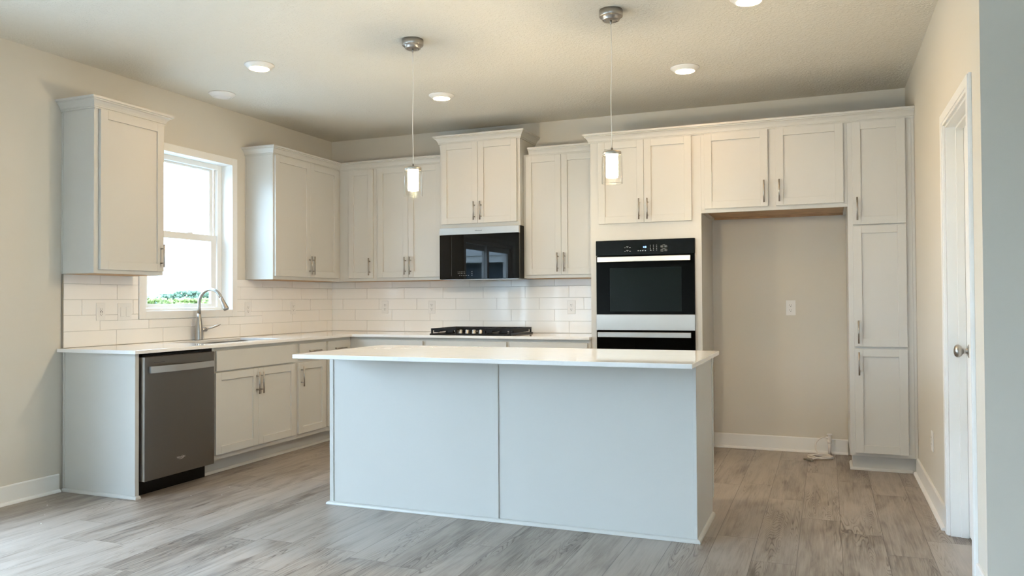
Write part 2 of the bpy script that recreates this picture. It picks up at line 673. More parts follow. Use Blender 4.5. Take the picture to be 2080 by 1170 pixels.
def walls():
    b = MB()
    b.box(-0.16, XF + 0.15, YR - 0.15, 0.15, -0.12, 0.0)
    b.build('floor', M['floor'], kind='structure')
    b = MB()
    b.box(-0.16, XF + 0.15, YR - 0.15, 0.15, H, H + 0.12)
    b.build('ceiling', M['ceiling'], kind='structure')
    # left wall with the kitchen window, the sliding door and an added window opening
    b = MB()
    wy0, wy1, wz0, wz1 = -2.325, -1.422, 1.133, 2.338
    sy0, sy1, sz1 = -5.70, -3.93, 2.05
    for y0, y1, z0, z1 in ((YR, -9.4, 0, H), (-9.4, -6.3, 0, 0.4), (-9.4, -6.3, 2.25, H), (-6.3, sy0, 0, H), (sy0, sy1, sz1, H), (sy1, wy0, 0, H), (wy0, wy1, 0, wz0), (wy0, wy1, wz1, H), (wy1, 0.0, 0, H)):
        b.box(-0.16, 0.0, y0, y1, z0, z1)
    b.build('wall_left', M['wall'], kind='structure')
    b = MB()
    b.box(-0.16, XF + 0.15, 0.0, 0.15, 0, H)
    b.build('wall_back', M['wall'], kind='structure')
    # right wall with the pantry door
    b = MB()
    for y0, y1, z0, z1 in ((-2.06, 0.0, 0, H), (-2.81, -2.06, 2.085, H), (-3.06, -2.81, 0, H)):
        b.box(WR, WR + 0.124, y0, y1, z0, z1)
    b.build('wall_right', M['wall'], kind='structure')
    b = MB()
    b.box(WR + 0.124, XF, -3.06, -2.936, 0, H)
    b.build('wall_front', M['wall'], kind='structure')
    b = MB()
    b.box(XF, XF + 0.15, YR, 0.0, 0, H)
    b.build('wall_east', M['wall'], kind='structure')
    # wall behind the camera
    b = MB()
    for x0, x1, z0, z1 in ((-0.16, 4.4, 0, H), (4.4, 5.2, 0, 0.8), (4.4, 5.2, 2.1, H), (5.2, XF + 0.15, 0, H)):
        b.box(x0, x1, YR - 0.15, YR, z0, z1)
    b.build('wall_rear', M['wall'], kind='structure')


walls()


def baseboard(name, path, h=0.116, t=0.013):
    b = MB()
    b.sweep(path, [(0.0008, 0.0008), (t, 0.0008), (t, h - 0.006), (t - 0.004, h), (0.0008, h)])
    b.sweep(path, [(t + a, z) for a, z in QR])
    b.build(name, M['trim'], kind='structure')


baseboard('baseboard_left', [(0, -3.858), (0, -2.998)])
baseboard('baseboard_back', [(3.702, 0), (4.705, 0)])
baseboard('baseboard_right', [(WR, -0.576), (WR, -1.984)])
baseboard('baseboard_corner', [(WR, -2.882), (WR, -3.06), (XF, -3.06)])


# ---- kitchen window
def kitchen_window():
    y0, y1, z0, z1 = -2.317, -1.430, 1.141, 2.330
    r = struct_root('window_1', (-0.1, (y0 + y1) / 2, z0))
    c = 0.058
    b = MB('L')
    for (a0, a1, e0, e1) in ((y0 - c, y0, z0 - c, z1 + c), (y1, y1 + c, z0 - c, z1 + c), (y0, y1, z1, z1 + c), (y0, y1, z0 - c, z0)):
        b.box(a0, a1, 0.0006, 0.0185, e0, e1, 0.0015)
    b.build('casing', M['trim'], r)
    t = 0.0075
    b = MB('L')
    for (a0, a1, e0, e1) in ((y0 - t, y0, z0 - t, z1 + t), (y1, y1 + t, z0 - t, z1 + t), (y0, y1, z1, z1 + t), (y0, y1, z0 - t, z0)):
        b.box(a0, a1, -0.092, 0.0004, e0, e1)
    b.build('jamb', M['trim'], r)
    f = 0.050
    b = MB('L')
    for (a0, a1, e0, e1) in ((y0, y0 + f, z0, z1), (y1 - f, y1, z0, z1), (y0 + f, y1 - f, z1 - f + 0.012, z1), (y0 + f, y1 - f, z0, z0 + 0.020)):
        b.box(a0, a1, -0.155, -0.093, e0, e1, 0.002)
    # stops that separate the two tracks
    b.box(y1 - f - 0.012, y1 - f, -0.128, -0.122, z0 + 0.02, z1 - 0.04)
    b.box(y0 + f, y0 + f + 0.012, -0.128, -0.122, z0 + 0.02, z1 - 0.04)
    b.build('frame', M['trim'], r)

    def sash(name, d0, d1, e0, e1, st, top, bot):
        a0, a1 = y0 + f + 0.0125, y1 - f - 0.0125
        b = MB('L')
        b.box(a0, a0 + st, d0, d1, e0, e1, 0.002)
        b.box(a1 - st, a1, d0, d1, e0, e1, 0.002)
        b.box(a0 + st, a1 - st, d0, d1, e1 - top, e1, 0.002)
        b.box(a0 + st, a1 - st, d0, d1, e0, e0 + bot, 0.002)
        s = b.build(name, M['trim'], r)
        MB('L').box(a0 + st, a1 - st, (d0 + d1) / 2 - 0.002, (d0 + d1) / 2 + 0.002, e0 + bot, e1 - top).build('pane', M['dimmed_pane'], s)
        return s
    sash('upper_sash', -0.152, -0.129, 1.700, z1 - f + 0.011, 0.043, 0.014, 0.040)
    lo = sash('lower_sash', -0.121, -0.096, z0 + 0.021, 1.748, 0.058, 0.052, 0.030)
    b = MB('L')
    ym = (y0 + y1) / 2 + 0.10
    b.box(ym - 0.028, ym + 0.028, -0.120, -0.098, 1.7485, 1.754, 0.001)
    b.box(ym - 0.006, ym + 0.030, -0.114, -0.104, 1.754, 1.759, 0.001)
    b.build('sash_lock', M['trim'], lo)


kitchen_window()


# ---- sliding glass door in the left wall, then unseen windows added for daylight
def patio_door():
    y0, y1, z1 = -5.70, -3.93, 2.05
    r = struct_root('door_2', (-0.08, (y0 + y1) / 2, 0))
    c = 0.07
    b = MB('L')
    for (a0, a1, e0, e1) in ((y0 - c, y0, 0.001, z1 + c), (y1, y1 + c, 0.001, z1 + c), (y0, y1, z1, z1 + c)):
        b.box(a0, a1, 0.0006, 0.018, e0, e1, 0.0015)
    b.build('casing', M['trim'], r)
    b = MB('L')
    f = 0.05
    for (a0, a1, e0, e1) in ((y0 + .001, y0 + f, 0.001, z1 - .001), (y1 - f, y1 - .001, 0.001, z1 - .001), (y0 + f, y1 - f, z1 - f, z1 - .001), (y0 + f, y1 - f, 0.001, 0.03)):
        b.box(a0, a1, -0.15, -0.01, e0, e1)
    b.build('frame', M['trim'], r)
    ym = (y0 + y1) / 2
    for a0, a1, d0 in ((y0 + f + .001, ym + 0.04, -0.08), (ym - 0.04, y1 - f - .001, -0.13)):
        b = MB('L')
        s = 0.075
        b.box(a0, a0 + s, d0, d0 + 0.04, 0.031, z1 - f - .001)
        b.box(a1 - s, a1, d0, d0 + 0.04, 0.031, z1 - f - .001)
        b.box(a0 + s, a1 - s, d0, d0 + 0.04, z1 - f - s, z1 - f - .001)
        b.box(a0 + s, a1 - s, d0, d0 + 0.04, 0.031, 0.031 + s + 0.03)
        o = b.build('sliding_panel', M['trim'], r)
        MB('L').box(a0 + s, a1 - s, d0 + 0.016, d0 + 0.022, 0.031 + s + 0.03, z1 - f - s).build('pane', M['pane'], o)


patio_door()


def added_window(name, side, u0, u1, z0, z1, d):
    # d is where the room-side wall face lies, measured along the side's depth axis
    b0 = MB(side)
    r = struct_root(name, b0.P((u0 + u1) / 2, d, z0))
    b0.bm.free()
    c = 0.07
    b = MB(side)
    s = 1 if side == 'L' else -1
    dd = lambda a, e: (min(d + s * a, d + s * e), max(d + s * a, d + s * e))
    for (a0, a1, e0, e1) in ((u0 - c, u0, z0 - c, z1 + c), (u1, u1 + c, z0 - c, z1 + c), (u0, u1, z1, z1 + c), (u0, u1, z0 - c, z0)):
        b.box(a0, a1, *dd(0.0006, 0.018), e0, e1)
    b.build('casing', M['trim'], r)
    b = MB(side)
    f = 0.05
    n = 3 if u1 - u0 > 1.5 else 1
    w = (u1 - u0) / n
    b.box(u0 + .001, u1 - .001, *dd(-0.12, -0.04), z0 + .001, z0 + f)
    b.box(u0 + .001, u1 - .001, *dd(-0.12, -0.04), z1 - f, z1 - .001)
    for k in range(n + 1):
        a = min(max(u0 + k * w - f / 2, u0 + .001), u1 - f - .001)
        b.box(a, a + f, *dd(-0.12, -0.04), z0 + f, z1 - f)
    b.build('frame', M['trim'], r)
    for k in range(n):
        MB(side).box(u0 + k * w + 0.052, u0 + (k + 1) * w - 0.052, *dd(-0.083, -0.077), z0 + f + .001, z1 - f - .001).build('pane', M['pane'], r)


added_window('added_window_2', 'L', -9.4, -6.3, 0.4, 2.25, 0.0)  # unseen window, added to bring more daylight in from the left
added_window('added_window_3', 'B', 4.4, 5.2, 0.8, 2.1, -YR)  # unseen rear window, added to light the faces turned towards the camera


# ---- pantry door in the right wall
def pantry_door():
    y0, y1, z1 = -2.81, -2.06, 2.085
    r = struct_root('door_1', (WR, (y0 + y1) / 2, 0))
    c = 0.062
    b = MB()
    X = WR
    # casing as three mitred boards with a stepped face
    for t0, t1, th in ((0.0, c, 0.0115), (0.004, c - 0.014, 0.0165)):
        a = c - t0   # outer edge distance from the opening
        i = c - t1
        rv = 0.006
        O = (y0 - a + rv, y1 + a - rv, z1 + a - rv)
        I = (y0 - i + rv, y1 + i - rv, z1 + i - rv)
        for pts in ([(O[0], 0.001), (I[0], 0.001), (I[0], I[2]), (O[0], O[2])],
                    [(O[1], 0.001), (I[1], 0.001), (I[1], I[2]), (O[1], O[2])],
                    [(O[0], O[2]), (I[0], I[2]), (I[1], I[2]), (O[1], O[2])]):
            va = [b.bm.verts.new((X - 0.0006, y, z)) for y, z in pts]
            vb = [b.bm.verts.new((X - th, y, z)) for y, z in pts]
            b.bm.faces.new(va)
            b.bm.faces.new(vb[::-1])
            for k in range(4):
                b.bm.faces.new((va[k], va[(k + 1) % 4], vb[(k + 1) % 4], vb[k]))
    b.build('casing', M['trim'], r)
    b = MB()
    t = 0.018
    b.box(X + 0.0006, X + 0.124, y1 - t, y1 - .0005, 0.001, z1 - .0005)
    b.box(X + 0.0006, X + 0.124, y0 + .0005, y0 + t, 0.001, z1 - .0005)
    b.box(X + 0.0006, X + 0.124, y0 + t, y1 - t, z1 - t, z1 - .0005)
    # stops
    b.box(X + 0.046, X + 0.080, y1 - t - 0.011, y1 - t, 0.001, z1 - t)
    b.box(X + 0.046, X + 0.080, y0 + t, y0 + t + 0.011, 0.001, z1 - t)
    b.box(X + 0.046, X + 0.080, y0 + t + 0.011, y1 - t - 0.011, z1 - t - 0.011, z1 - t)
    b.build('jamb', M['trim'], r)
    b = MB()
    xa, xb = X + 0.0815, X + 0.1165
    ya, yb, zt = y0 + t + 0.003, y1 - t - 0.003, z1 - t - 0.003
    st = 0.115
    b.box(xa, xb, ya, ya + st, 0.012, zt)
    b.box(xa, xb, yb - st, yb, 0.012, zt)
    for e0, e1 in ((0.012, 0.25), (0.90, 1.05), (zt - st, zt)):
        b.box(xa, xb, ya + st, yb - st, e0, e1)
    b.box(xa + 0.008, xb - 0.008, ya + st, yb - st, 0.25, zt - st)
    s = b.build('door_slab', M['trim'], r)
    b = MB()
    b.lathe_axis([(0.0, 0.0), (0.033, 0.0), (0.033, 0.003), (0.026, 0.007), (0.013, 0.009), (0.0115, 0.022), (0.015, 0.028), (0.026, 0.036),
                  (0.0315, 0.046), (0.031, 0.055), (0.025, 0.063), (0.012, 0.067), (0.0, 0.068)], (xa - 0.0004, -2.163, 0.940), (-1, 0, 0))
    b.build('door_knob', M['nickel'], s)


pantry_door()

# ------------------------------------------------------------------ countertops
ZC, ZT = 0.9116, 0.023
ZB = ZC - ZT


def slab(cells_x, cells_y, keep, z0, z1, name, mt):
    bm = bmesh.new()
    vx = {}

    def V(i, j):
        if (i, j) not in vx:
            vx[(i, j)] = bm.verts.new((cells_x[i], cells_y[j], z1))
        return vx[(i, j)]
    for i in range(len(cells_x) - 1):
        for j in range(len(cells_y) - 1):
            if keep(i, j):
                bm.faces.new((V(i, j), V(i + 1, j), V(i + 1, j + 1), V(i, j + 1)))
    r = bmesh.ops.extrude_face_region(bm, geom=bm.faces[:])
    bmesh.ops.translate(bm, verts=[g for g in r['geom'] if isinstance(g, bmesh.types.BMVert)], vec=(0, 0, z0 - z1))
    # faces kept on top and new ones below; rebuild normals
    bmesh.ops.recalc_face_normals(bm, faces=bm.faces[:])
    me = bpy.data.meshes.new(name)
    bm.to_mesh(me)
    bm.free()
    o = bpy.data.objects.new(name, me)
    me.materials.append(mt)
    COL.objects.link(o)
    bv = o.modifiers.new('edge', 'BEVEL')
    bv.width = 0.003
    bv.segments = 2
    bv.limit_method = 'ANGLE'
    return o


SX0, SX1, SY0, SY1 = 0.135, 0.545, -2.245, -1.475
xs = [0.0015, SX0, SX1, 0.669, 2.8415]
ys = [-3.012, SY0, SY1, -0.669, -0.0015]
ct = slab(xs, ys, lambda i, j: not (i == 1 and j == 1) and not (i == 3 and j < 3), ZB, ZC, 'countertop', M['quartz'])
tag(ct, 'white quartz worktop running in an L along the left and back walls', 'countertop')

ict = slab([1.812, 3.997], [-3.0, -2.04], lambda i, j: True, ZB, ZC, 'island_countertop', M['quartz'])
tag(ict, 'long white quartz slab overhanging the front of the island', 'countertop')


# ------------------------------------------------------------------ backsplash
def tiles(name, side, u0, u1, z0, z1, joints, hole, label):
    r = thing(name, (0, 0, 0), label, 'backsplash', 'tiled backsplashes')
    r.location = (u0, -0.001, z0) if side == 'B' else (0.001, u0, z0)
    g = MB(side)

    def pieces(a0, a1, e0, e1):
        if hole is None:
            return [(a0, a1, e0, e1)]
        h0, h1, k0, k1 = hole
        if a1 <= h0 or a0 >= h1 or e1 <= k0 or e0 >= k1:
            return [(a0, a1, e0, e1)]
        out = []
        if e0 < k0:
            out.append((a0, a1, e0, k0))
        lo = max(e0, k0)
        if a0 < h0:
            out.append((a0, h0, lo, e1))
        if a1 > h1:
            out.append((h1, a1, lo, e1))
        return out
    for p in pieces(u0, u1, z0, z1):
        g.box(p[0], p[1], 0.001, 0.0065, p[2], p[3])
    g.build('grout', M['grout'], r)
    b = MB(side)
    rows = [z0, 1.0165, 1.1205, 1.2240, 1.3275, z1]
    gp = 0.0014
    for k in range(5):
        j0 = joints[k]
        step = 0.4115
        n0 = math.floor((u0 - j0) / step) - 1
        for q in range(n0, n0 + 14):
            a0, a1 = j0 + q * step, j0 + (q + 1) * step
            a0, a1 = max(a0, u0), min(a1, u1)
            if a1 - a0 < 0.008:
                continue
            for (c0, c1, e0, e1) in pieces(a0, a1, rows[k], rows[k + 1]):
                if c1 - c0 > 0.006 and e1 - e0 > 0.006:
                    b.box(c0 + gp, c1 - gp, 0.004, 0.0095, e0 + gp, e1 - gp, 0.001)
    b.build('tile_field', M['tile'], r)
    return r


ZTOP = 1.3885
tiles('tile_backsplash', 'L', -2.972, -0.0105, ZC + 0.001, ZTOP, [-2.564, -2.696, -2.835, -2.558, -2.695], (-2.377, -1.370, 1.0815, 3.0),
      'white subway tiles on the left wall around the sink window')
tiles('tile_backsplash', 'B', 0.0012, 2.8415, ZC + 0.001, ZTOP, [0.411, 0.277, 0.135, 0.412, 0.278], None,
      'white subway tiles on the back wall behind the gas cooktop')
b = MB('L').box(-2.979, -2.9735, 0.001, 0.0115, ZC + 0.001, ZTOP)
b.build('trim_1', M['nickel'], kind='structure')

# ------------------------------------------------------------------ wall cabinets
D = 0.287
UB, UT = 1.390, 2.452


def carcass(side, u0, u1, d0, d1, z0, z1, parent, name='body', mt=None):
    return MB(side).box(u0, u1, d0, d1, z0, z1, 0.0012).build(name, mt or M['cab'], parent)


def under_panel(side, u0, u1, d0, d1, z, parent):
    """bare wood underside"""
    return MB(side).box(u0, u1, d0, d1, z - 0.0025, z - 0.0004).build('underside', M['maple'], parent)


HZ = 1.522
G_UP = 'wall cabinets'
# left of the window
c = thing('wall_cabinet', (0.0, -2.70, UB), 'single-door grey wall cabinet alone left of the sink window', 'cabinet', G_UP)
carcass('L', -2.978, -2.425, 0.0015, D, UB, UT, c)
MB('L').box(-2.9815, -2.9785, 0.0015, 0.014, UB, UT - 0.03).build('end_trim', M['cab'], c)
MB('L').box(-2.9815, -2.9785, D - 0.020, D, UB, UT - 0.03).build('end_trim', M['cab'], c)
door('L', -2.947, -2.436, 1.415, 2.431, D, c, -2.462, HZ)
under_panel('L', -2.96, -2.44, 0.02, D - 0.02, UB, c)
crown([(0.0008, -2.978), (D, -2.978), (D, -2.425), (0.0008, -2.425)], 2.4335, c, 'crown')
# right of the window
c = thing('wall_cabinet', (0.0, -0.80, UB), 'two-door grey wall cabinet between the sink window and the room corner', 'cabinet', G_UP)
carcass('L', -1.255, -0.0015, 0.0015, D, UB, UT, c)
MB('L').box(-1.2585, -1.2555, 0.0015, 0.014, UB, UT - 0.03).build('end_trim', M['cab'], c)
door('L', -1.243, -0.7655, 1.417, 2.431, D, c, -0.787, HZ)
door('L', -0.7635, -0.345, 1.417, 2.431, D, c, -0.742, HZ)
under_panel('L', -1.24, -0.30, 0.02, D - 0.02, UB, c)
# narrow one by the corner
c = thing('wall_cabinet', (0.5, 0.0, UB), 'narrow single-door grey wall cabinet beside the room corner', 'cabinet', G_UP)
carcass('B', D + 0.0005, 0.690, 0.0015, D, UB, UT, c)
door('B', 0.398, 0.662, 1.417, 2.431, D, c, 0.632, HZ)
under_panel('B', 0.31, 0.68, 0.02, D - 0.02, UB, c)
# left of the microwave
c = thing('wall_cabinet', (1.04, 0.0, UB), 'two-door grey wall cabinet immediately left of the microwave', 'cabinet', G_UP)
carcass('B', 0.6905, 1.3945, 0.0015, D, UB, UT, c)
door('B', 0.715, 1.0335, 1.417, 2.431, D, c, 1.008, HZ)
door('B', 1.0355, 1.373, 1.417, 2.431, D, c, 1.062, HZ)
under_panel('B', 0.70, 1.385, 0.02, D - 0.02, UB, c)
# shared crown over the corner run
tag(crown([(0.0008, -1.255), (D, -1.255), (D, -D), (1.3945, -D)], 2.4335), 'grey crown molding turning the inside corner over the left cabinets', 'molding', 'crown moldings')
# above the microwave
DM = 0.370
c = thing('wall_cabinet', (1.775, 0.0, 1.842), 'taller two-door grey wall cabinet directly above the microwave', 'cabinet', G_UP)
carcass('B', 1.395, 2.155, 0.0015, DM, 1.842, 2.600, c)
door('B', 1.413, 1.7665, 1.874, 2.582, DM, c, 1.737, 1.980)
door('B', 1.7685, 2.128, 1.874, 2.582, DM, c, 1.799, 1.980)
crown([(1.395, -0.0008), (1.395, -DM), (2.155, -DM), (2.155, -0.0008)], 2.584, c, 'crown')
# right of the microwave
c = thing('wall_cabinet', (2.5, 0.0, UB), 'two-door grey wall cabinet between the microwave and the double oven', 'cabinet', G_UP)
carcass('B', 2.1555, 2.8415, 0.0015, D, UB, UT, c)
door('B', 2.179, 2.4965, 1.417, 2.431, D, c, 2.468, HZ)
door('B', 2.4985, 2.816, 1.417, 2.431, D, c, 2.527, HZ)
under_panel('B', 2.17, 2.83, 0.02, D - 0.02, UB, c)
crown([(2.2075, -D), (2.8415, -D)], 2.4335, c, 'crown')

# ------------------------------------------------------------------ tall run
DP = 0.612
TT = 2.452
c = thing('oven_cabinet', (3.27, -0.3, 0.0), 'tall grey cabinet holding the black double wall oven', 'cabinet')
b = MB('B')
OX0, OX1, OZ0, OZ1 = 2.893, 3.650, 0.400, 1.655
b.box(2.843, 2.862, 0.0015, DP - 0.019, 0.001, TT)
b.box(3.681, 3.700, 0.0015, DP - 0.019, 0.001, TT)
b.box(2.862, 3.681, 0.0015, 0.02, 0.115, TT)
b.box(2.862, 3.681, 0.02, DP - 0.019, 0.115, 0.135)
b.box(2.862, 3.681, 0.02, DP - 0.019, OZ0 - 0.02, OZ0 - 0.001)
b.box(2.862, 3.681, 0.02, DP - 0.019, 1.70, 1.72)
b.box(2.862, 3.681, 0.02, DP - 0.019, TT - 0.02, TT)
b.build('body', M['cab'], c)
b = MB('B')
b.box(2.843, OX0, DP - 0.019, DP, 0.115, TT)
b.box(OX1, 3.700, DP - 0.019, DP, 0.115, TT)
b.box(OX0, OX1, DP - 0.019, DP, OZ1, TT)
b.box(OX0, OX1, DP - 0.019, DP, 0.115, OZ0)
b.build('face_frame', M['cab'], c)
door('B', 2.911, 3.2705, 1.795, 2.432, DP, c, 3.237, 1.898)
door('B', 3.2725, 3.632, 1.795, 2.432, DP, c, 3.301, 1.898)
drawer('B', 2.895, 3.648, 0.150, 0.375, DP, c)
MB('B').box(2.845, 3.698, 0.45, DP - 0.065, 0.001, 0.1145).build('toe_kick', M['cab'], c)
crown([(2.8424, -0.350), (2.8424, -DP - 0.0008)], 2.4345, c, 'crown_return')

c = thing('bridge_cabinet', (4.2, -0.3, 1.848), 'two-door grey cabinet bridging the empty refrigerator opening', 'cabinet')
b = MB('B')
b.box(3.7005, 4.7065, 0.0015, DP, 1.868, TT, 0.001)
b.box(3.7005, 4.7065, DP - 0.019, DP, 1.846, 1.868)
b.box(3.7005, 3.7195, 0.0015, DP - 0.019, 1.848, 1.868)
b.box(4.6875, 4.7065, 0.0015, DP - 0.019, 1.848, 1.868)
b.build('body', M['cab'], c)
b = MB('B')
b.box(3.720, 4.687, 0.021, DP - 0.020, 1.8640, 1.8675)
b.box(3.720, 4.687, 0.002, 0.0205, 1.8485, 1.8675)
b.build('underside', M['maple'], c)
door('B', 3.727, 4.178, 1.875, 2.433, DP, c, 4.152, 1.982)
door('B', 4.231, 4.682, 1.875, 2.433, DP, c, 4.257, 1.982)

c = thing('pantry_cabinet', (4.91, -0.3, 0.0), 'tall narrow grey pantry cabinet with three stacked doors at the right wall', 'cabinet')
carcass('B', 4.707, 5.1105, 0.0015, DP, 0.109, TT, c)
MB('B').box(5.111, 5.1298, DP - 0.10, DP + 0.0005, 0.109, TT, 0.001).build('filler_strip', M['cab'], c)
door('B', 4.739, 5.072, 1.716, 2.433, DP, c, 4.768, 1.824)
door('B', 4.739, 5.072, 0.868, 1.708, DP, c, 4.768, 0.970)
door('B', 4.739, 5.072, 0.132, 0.853, DP, c, 4.768, 0.751)
b = MB('B').box(4.722, 5.128, 0.30, 0.550, 0.001, 0.1085)
b.sweep([(4.722, -0.30), (4.722, -0.550), (5.100, -0.550)], QR)
b.build('toe_kick', M['cab'], c)
TALL = [(2.8424, -0.350), (2.8424, -DP - 0.0008), (5.1298, -DP - 0.0008)]
tag(crown(TALL, 2.4345, only=1), 'long grey crown molding over the oven, refrigerator opening and pantry', 'molding', 'crown moldings')

# ------------------------------------------------------------------ base cabinets
BD = 0.631
BT = 0.888
c = thing('end_panel', (0.3, -2.96, 0.0), 'pale grey end panel closing the counter run left of the dishwasher', 'panel')
MB('L').box(-2.972, -2.9485, 0.0145, BD, 0.001, BT, 0.001).build('panel', M['cab'], c)
MB('L').box(-2.978, -2.9725, 0.0145, 0.028, 0.020, BT).build('edge_trim', M['cab'], c)
MB('L').box(-2.978, -2.9725, BD - 0.032, BD, 0.020, BT).build('edge_trim', M['cab'], c)
MB().sweep([(0.0145, -2.9725), (BD, -2.9725), (BD, -2.9485)], QR).build('shoe_molding', M['cab'], c)

G_BASE = 'base cabinets'


def base_left(u0, u1, label):
    c = thing('base_cabinet', (0.3, (u0 + u1) / 2, 0.0), label, 'cabinet', G_BASE)
    b = MB('L')
    b.box(u0, u0 + 0.018, 0.0015, BD - 0.019, 0.112, BT)
    b.box(u1 - 0.018, u1, 0.0015, BD - 0.019, 0.112, BT)
    b.box(u0 + 0.018, u1 - 0.018, 0.0015, BD - 0.019, 0.112, 0.130)
    b.box(u0 + 0.018, u1 - 0.018, 0.0015, 0.012, 0.130, BT)
    b.build('body', M['cab'], c)
    b = MB('L')
    e = 0.030
    b.box(u0, u0 + e, BD - 0.0185, BD, 0.112, BT)
    b.box(u1 - e, u1, BD - 0.0185, BD, 0.112, BT)
    b.box(u0 + e, u1 - e, BD - 0.0185, BD, 0.112, 0.160)
    b.box(u0 + e, u1 - e, BD - 0.0185, BD, 0.700, 0.745)
    b.box(u0 + e, u1 - e, BD - 0.0185, BD, 0.850, BT)
    b.build('face_frame', M['cab'], c)
    b = MB('L')
    b.box(u0, u1, 0.45, 0.545, 0.001, 0.1115)
    b.sweep([(0.545, u0), (0.545, u1)], QR)
    b.build('toe_kick', M['cab'], c)
    return c


c = base_left(-2.331, -1.4105, 'two-door grey base cabinet under the sink with a blank top panel')
drawer('L', -2.305, -1.430, 0.724, 0.8655, BD, c, handle=False).name = 'false_drawer_front'
door('L', -2.312, -1.876, 0.147, 0.712, BD, c, -1.898, 0.606)
door('L', -1.874, -1.437, 0.147, 0.712, BD, c, -1.851, 0.606)
c = base_left(-1.410, -1.0105, 'narrow grey base cabinet with one drawer right of the sink cabinet')
drawer('L', -1.385, -1.029, 0.738, 0.8655, BD, c)
door('L', -1.396, -1.026, 0.147, 0.712, BD, c, -1.366, 0.606)
c = base_left(-1.010, -0.6325, 'grey base cabinet in the corner, its drawer just above the island')
drawer('L', -0.997, -0.686, 0.738, 0.8655, BD, c)
door('L', -0.997, -0.686, 0.147, 0.712, BD, c, -0.967, 0.606)


def base_back(u0, u1, label, a0, a1):
    c = thing('base_cabinet', ((u0 + u1) / 2, -0.3, 0.0), label, 'cabinet', G_BASE)
    b = MB('B')
    b.box(u0, u1, 0.0015, BD, 0.112, 0.886 if u0 < 1.3 or u0 > 2 else 0.845)
    if not (u0 < 1.3 or u0 > 2):
        b.box(u0, u1, BD - 0.019, BD, 0.845, 0.886)
    b.build('body', M['cab'], c)
    MB('B').box(u0, u1, 0.45, 0.545, 0.001, 0.1115).build('toe_kick', M['cab'], c)
    drawer('B', a0, a1, 0.725, 0.8635, BD, c, handle=False)
    mid = (a0 + a1) / 2
    door('B', a0, mid - 0.001, 0.147, 0.712, BD, c, mid - 0.03, 0.606)
    door('B', mid + 0.001, a1, 0.147, 0.712, BD, c, mid + 0.03, 0.606)


base_back(0.6325, 1.379, 'grey back-wall base cabinet left of the cooktop, mostly behind the island', 0.724, 1.3635)
base_back(1.3795, 2.149, 'grey back-wall base cabinet under the gas cooktop, mostly behind the island', 1.395, 2.1345)
base_back(2.1495, 2.8415, 'grey back-wall base cabinet between cooktop and oven, mostly behind the island', 2.165, 2.8195)


# ------------------------------------------------------------------ island
def island():
    c = thing('kitchen_island', (2.88, -2.3, 0.0), 'large pale grey kitchen island with two flat front panels', 'island')
    x0, x1, y0, y1 = 1.806, 3.958, -2.639, -2.04
    b = MB()
    b.box(x0 + 0.006, x1 - 0.006, y0 + 0.02, y1 - 0.02, 0.094, ZB - 0.0006)
    b.box(x0 + 0.006, x1 - 0.006, y0 + 0.02, y1 - 0.095, 0.001, 0.094)
    b.build('body', M['cab'], c)
    b = MB()
    b.box(x0 + 0.005, 2.880, y0 + 0.006, y0 + 0.0195, 0.001, ZB - 0.0006)
    b.build('front_panel', M['cab'], c)
    b = MB()
    b.box(2.8805, x1 - 0.005, y0 + 0.006, y0 + 0.0195, 0.001, ZB - 0.0006)
    b.build('front_panel', M['cab'], c)
    zt = ZB - 0.0007
    for a0, a1 in ((x0, x0 + 0.026), (2.866, 2.895), (x1 - 0.015, x1)):
        MB().box(a0, a1, y0, y0 + 0.0057, 0.001, zt, 0.001).build('stile', M['cab'], c)
    for xa, xb in ((x0, x0 + 0.0057), (x1 - 0.0057, x1)):
        b = MB()
        b.box(xa, xb, y0 + 0.006, y1 - 0.04, 0.001, zt)
        b.box(xa, xb, y1 - 0.04, y1, 0.094, zt)
        b.build('side_panel', M['cab'], c)
    for xa, xb in ((x0 - 0.004, x0 - 0.0002), (x1 + 0.0002, x1 + 0.004)):
        MB().box(xa, xb, y1 - 0.036, y1, 0.094, zt).build('stile', M['cab'], c)
    b = MB()
    b.sweep([(x0, y1 - 0.05), (x0, y0), (x1, y0), (x1, y1 - 0.05)], QR)
    b.build('shoe_molding', M['cab'], c)
    # kitchen side: doors and drawers
    w = (x1 - x0 - 0.06) / 4
    for i in range(4):
        a0 = x0 + 0.03 + i * w
        yb = y1 - 0.0195
        b = MB()
        f = 0.054
        u0, u1, z0, z1 = a0 + 0.012, a0 + w - 0.012, 0.13, 0.70
        for (p0, p1, e0, e1) in ((u0, u0 + f, z0, z1), (u1 - f, u1, z0, z1), (u0 + f, u1 - f, z0, z0 + f), (u0 + f, u1 - f, z1 - f, z1)):
            b.box(p0, p1, yb, yb + 0.019, e0, e1)
        b.box(u0 + f, u1 - f, yb, yb + 0.012, z0 + f, z1 - f)
        b.build('door', M['cab'], c)
        MB().box(u0, u1, yb, yb + 0.019, 0.72, 0.86, 0.001).build('drawer', M['cab'], c)


island()


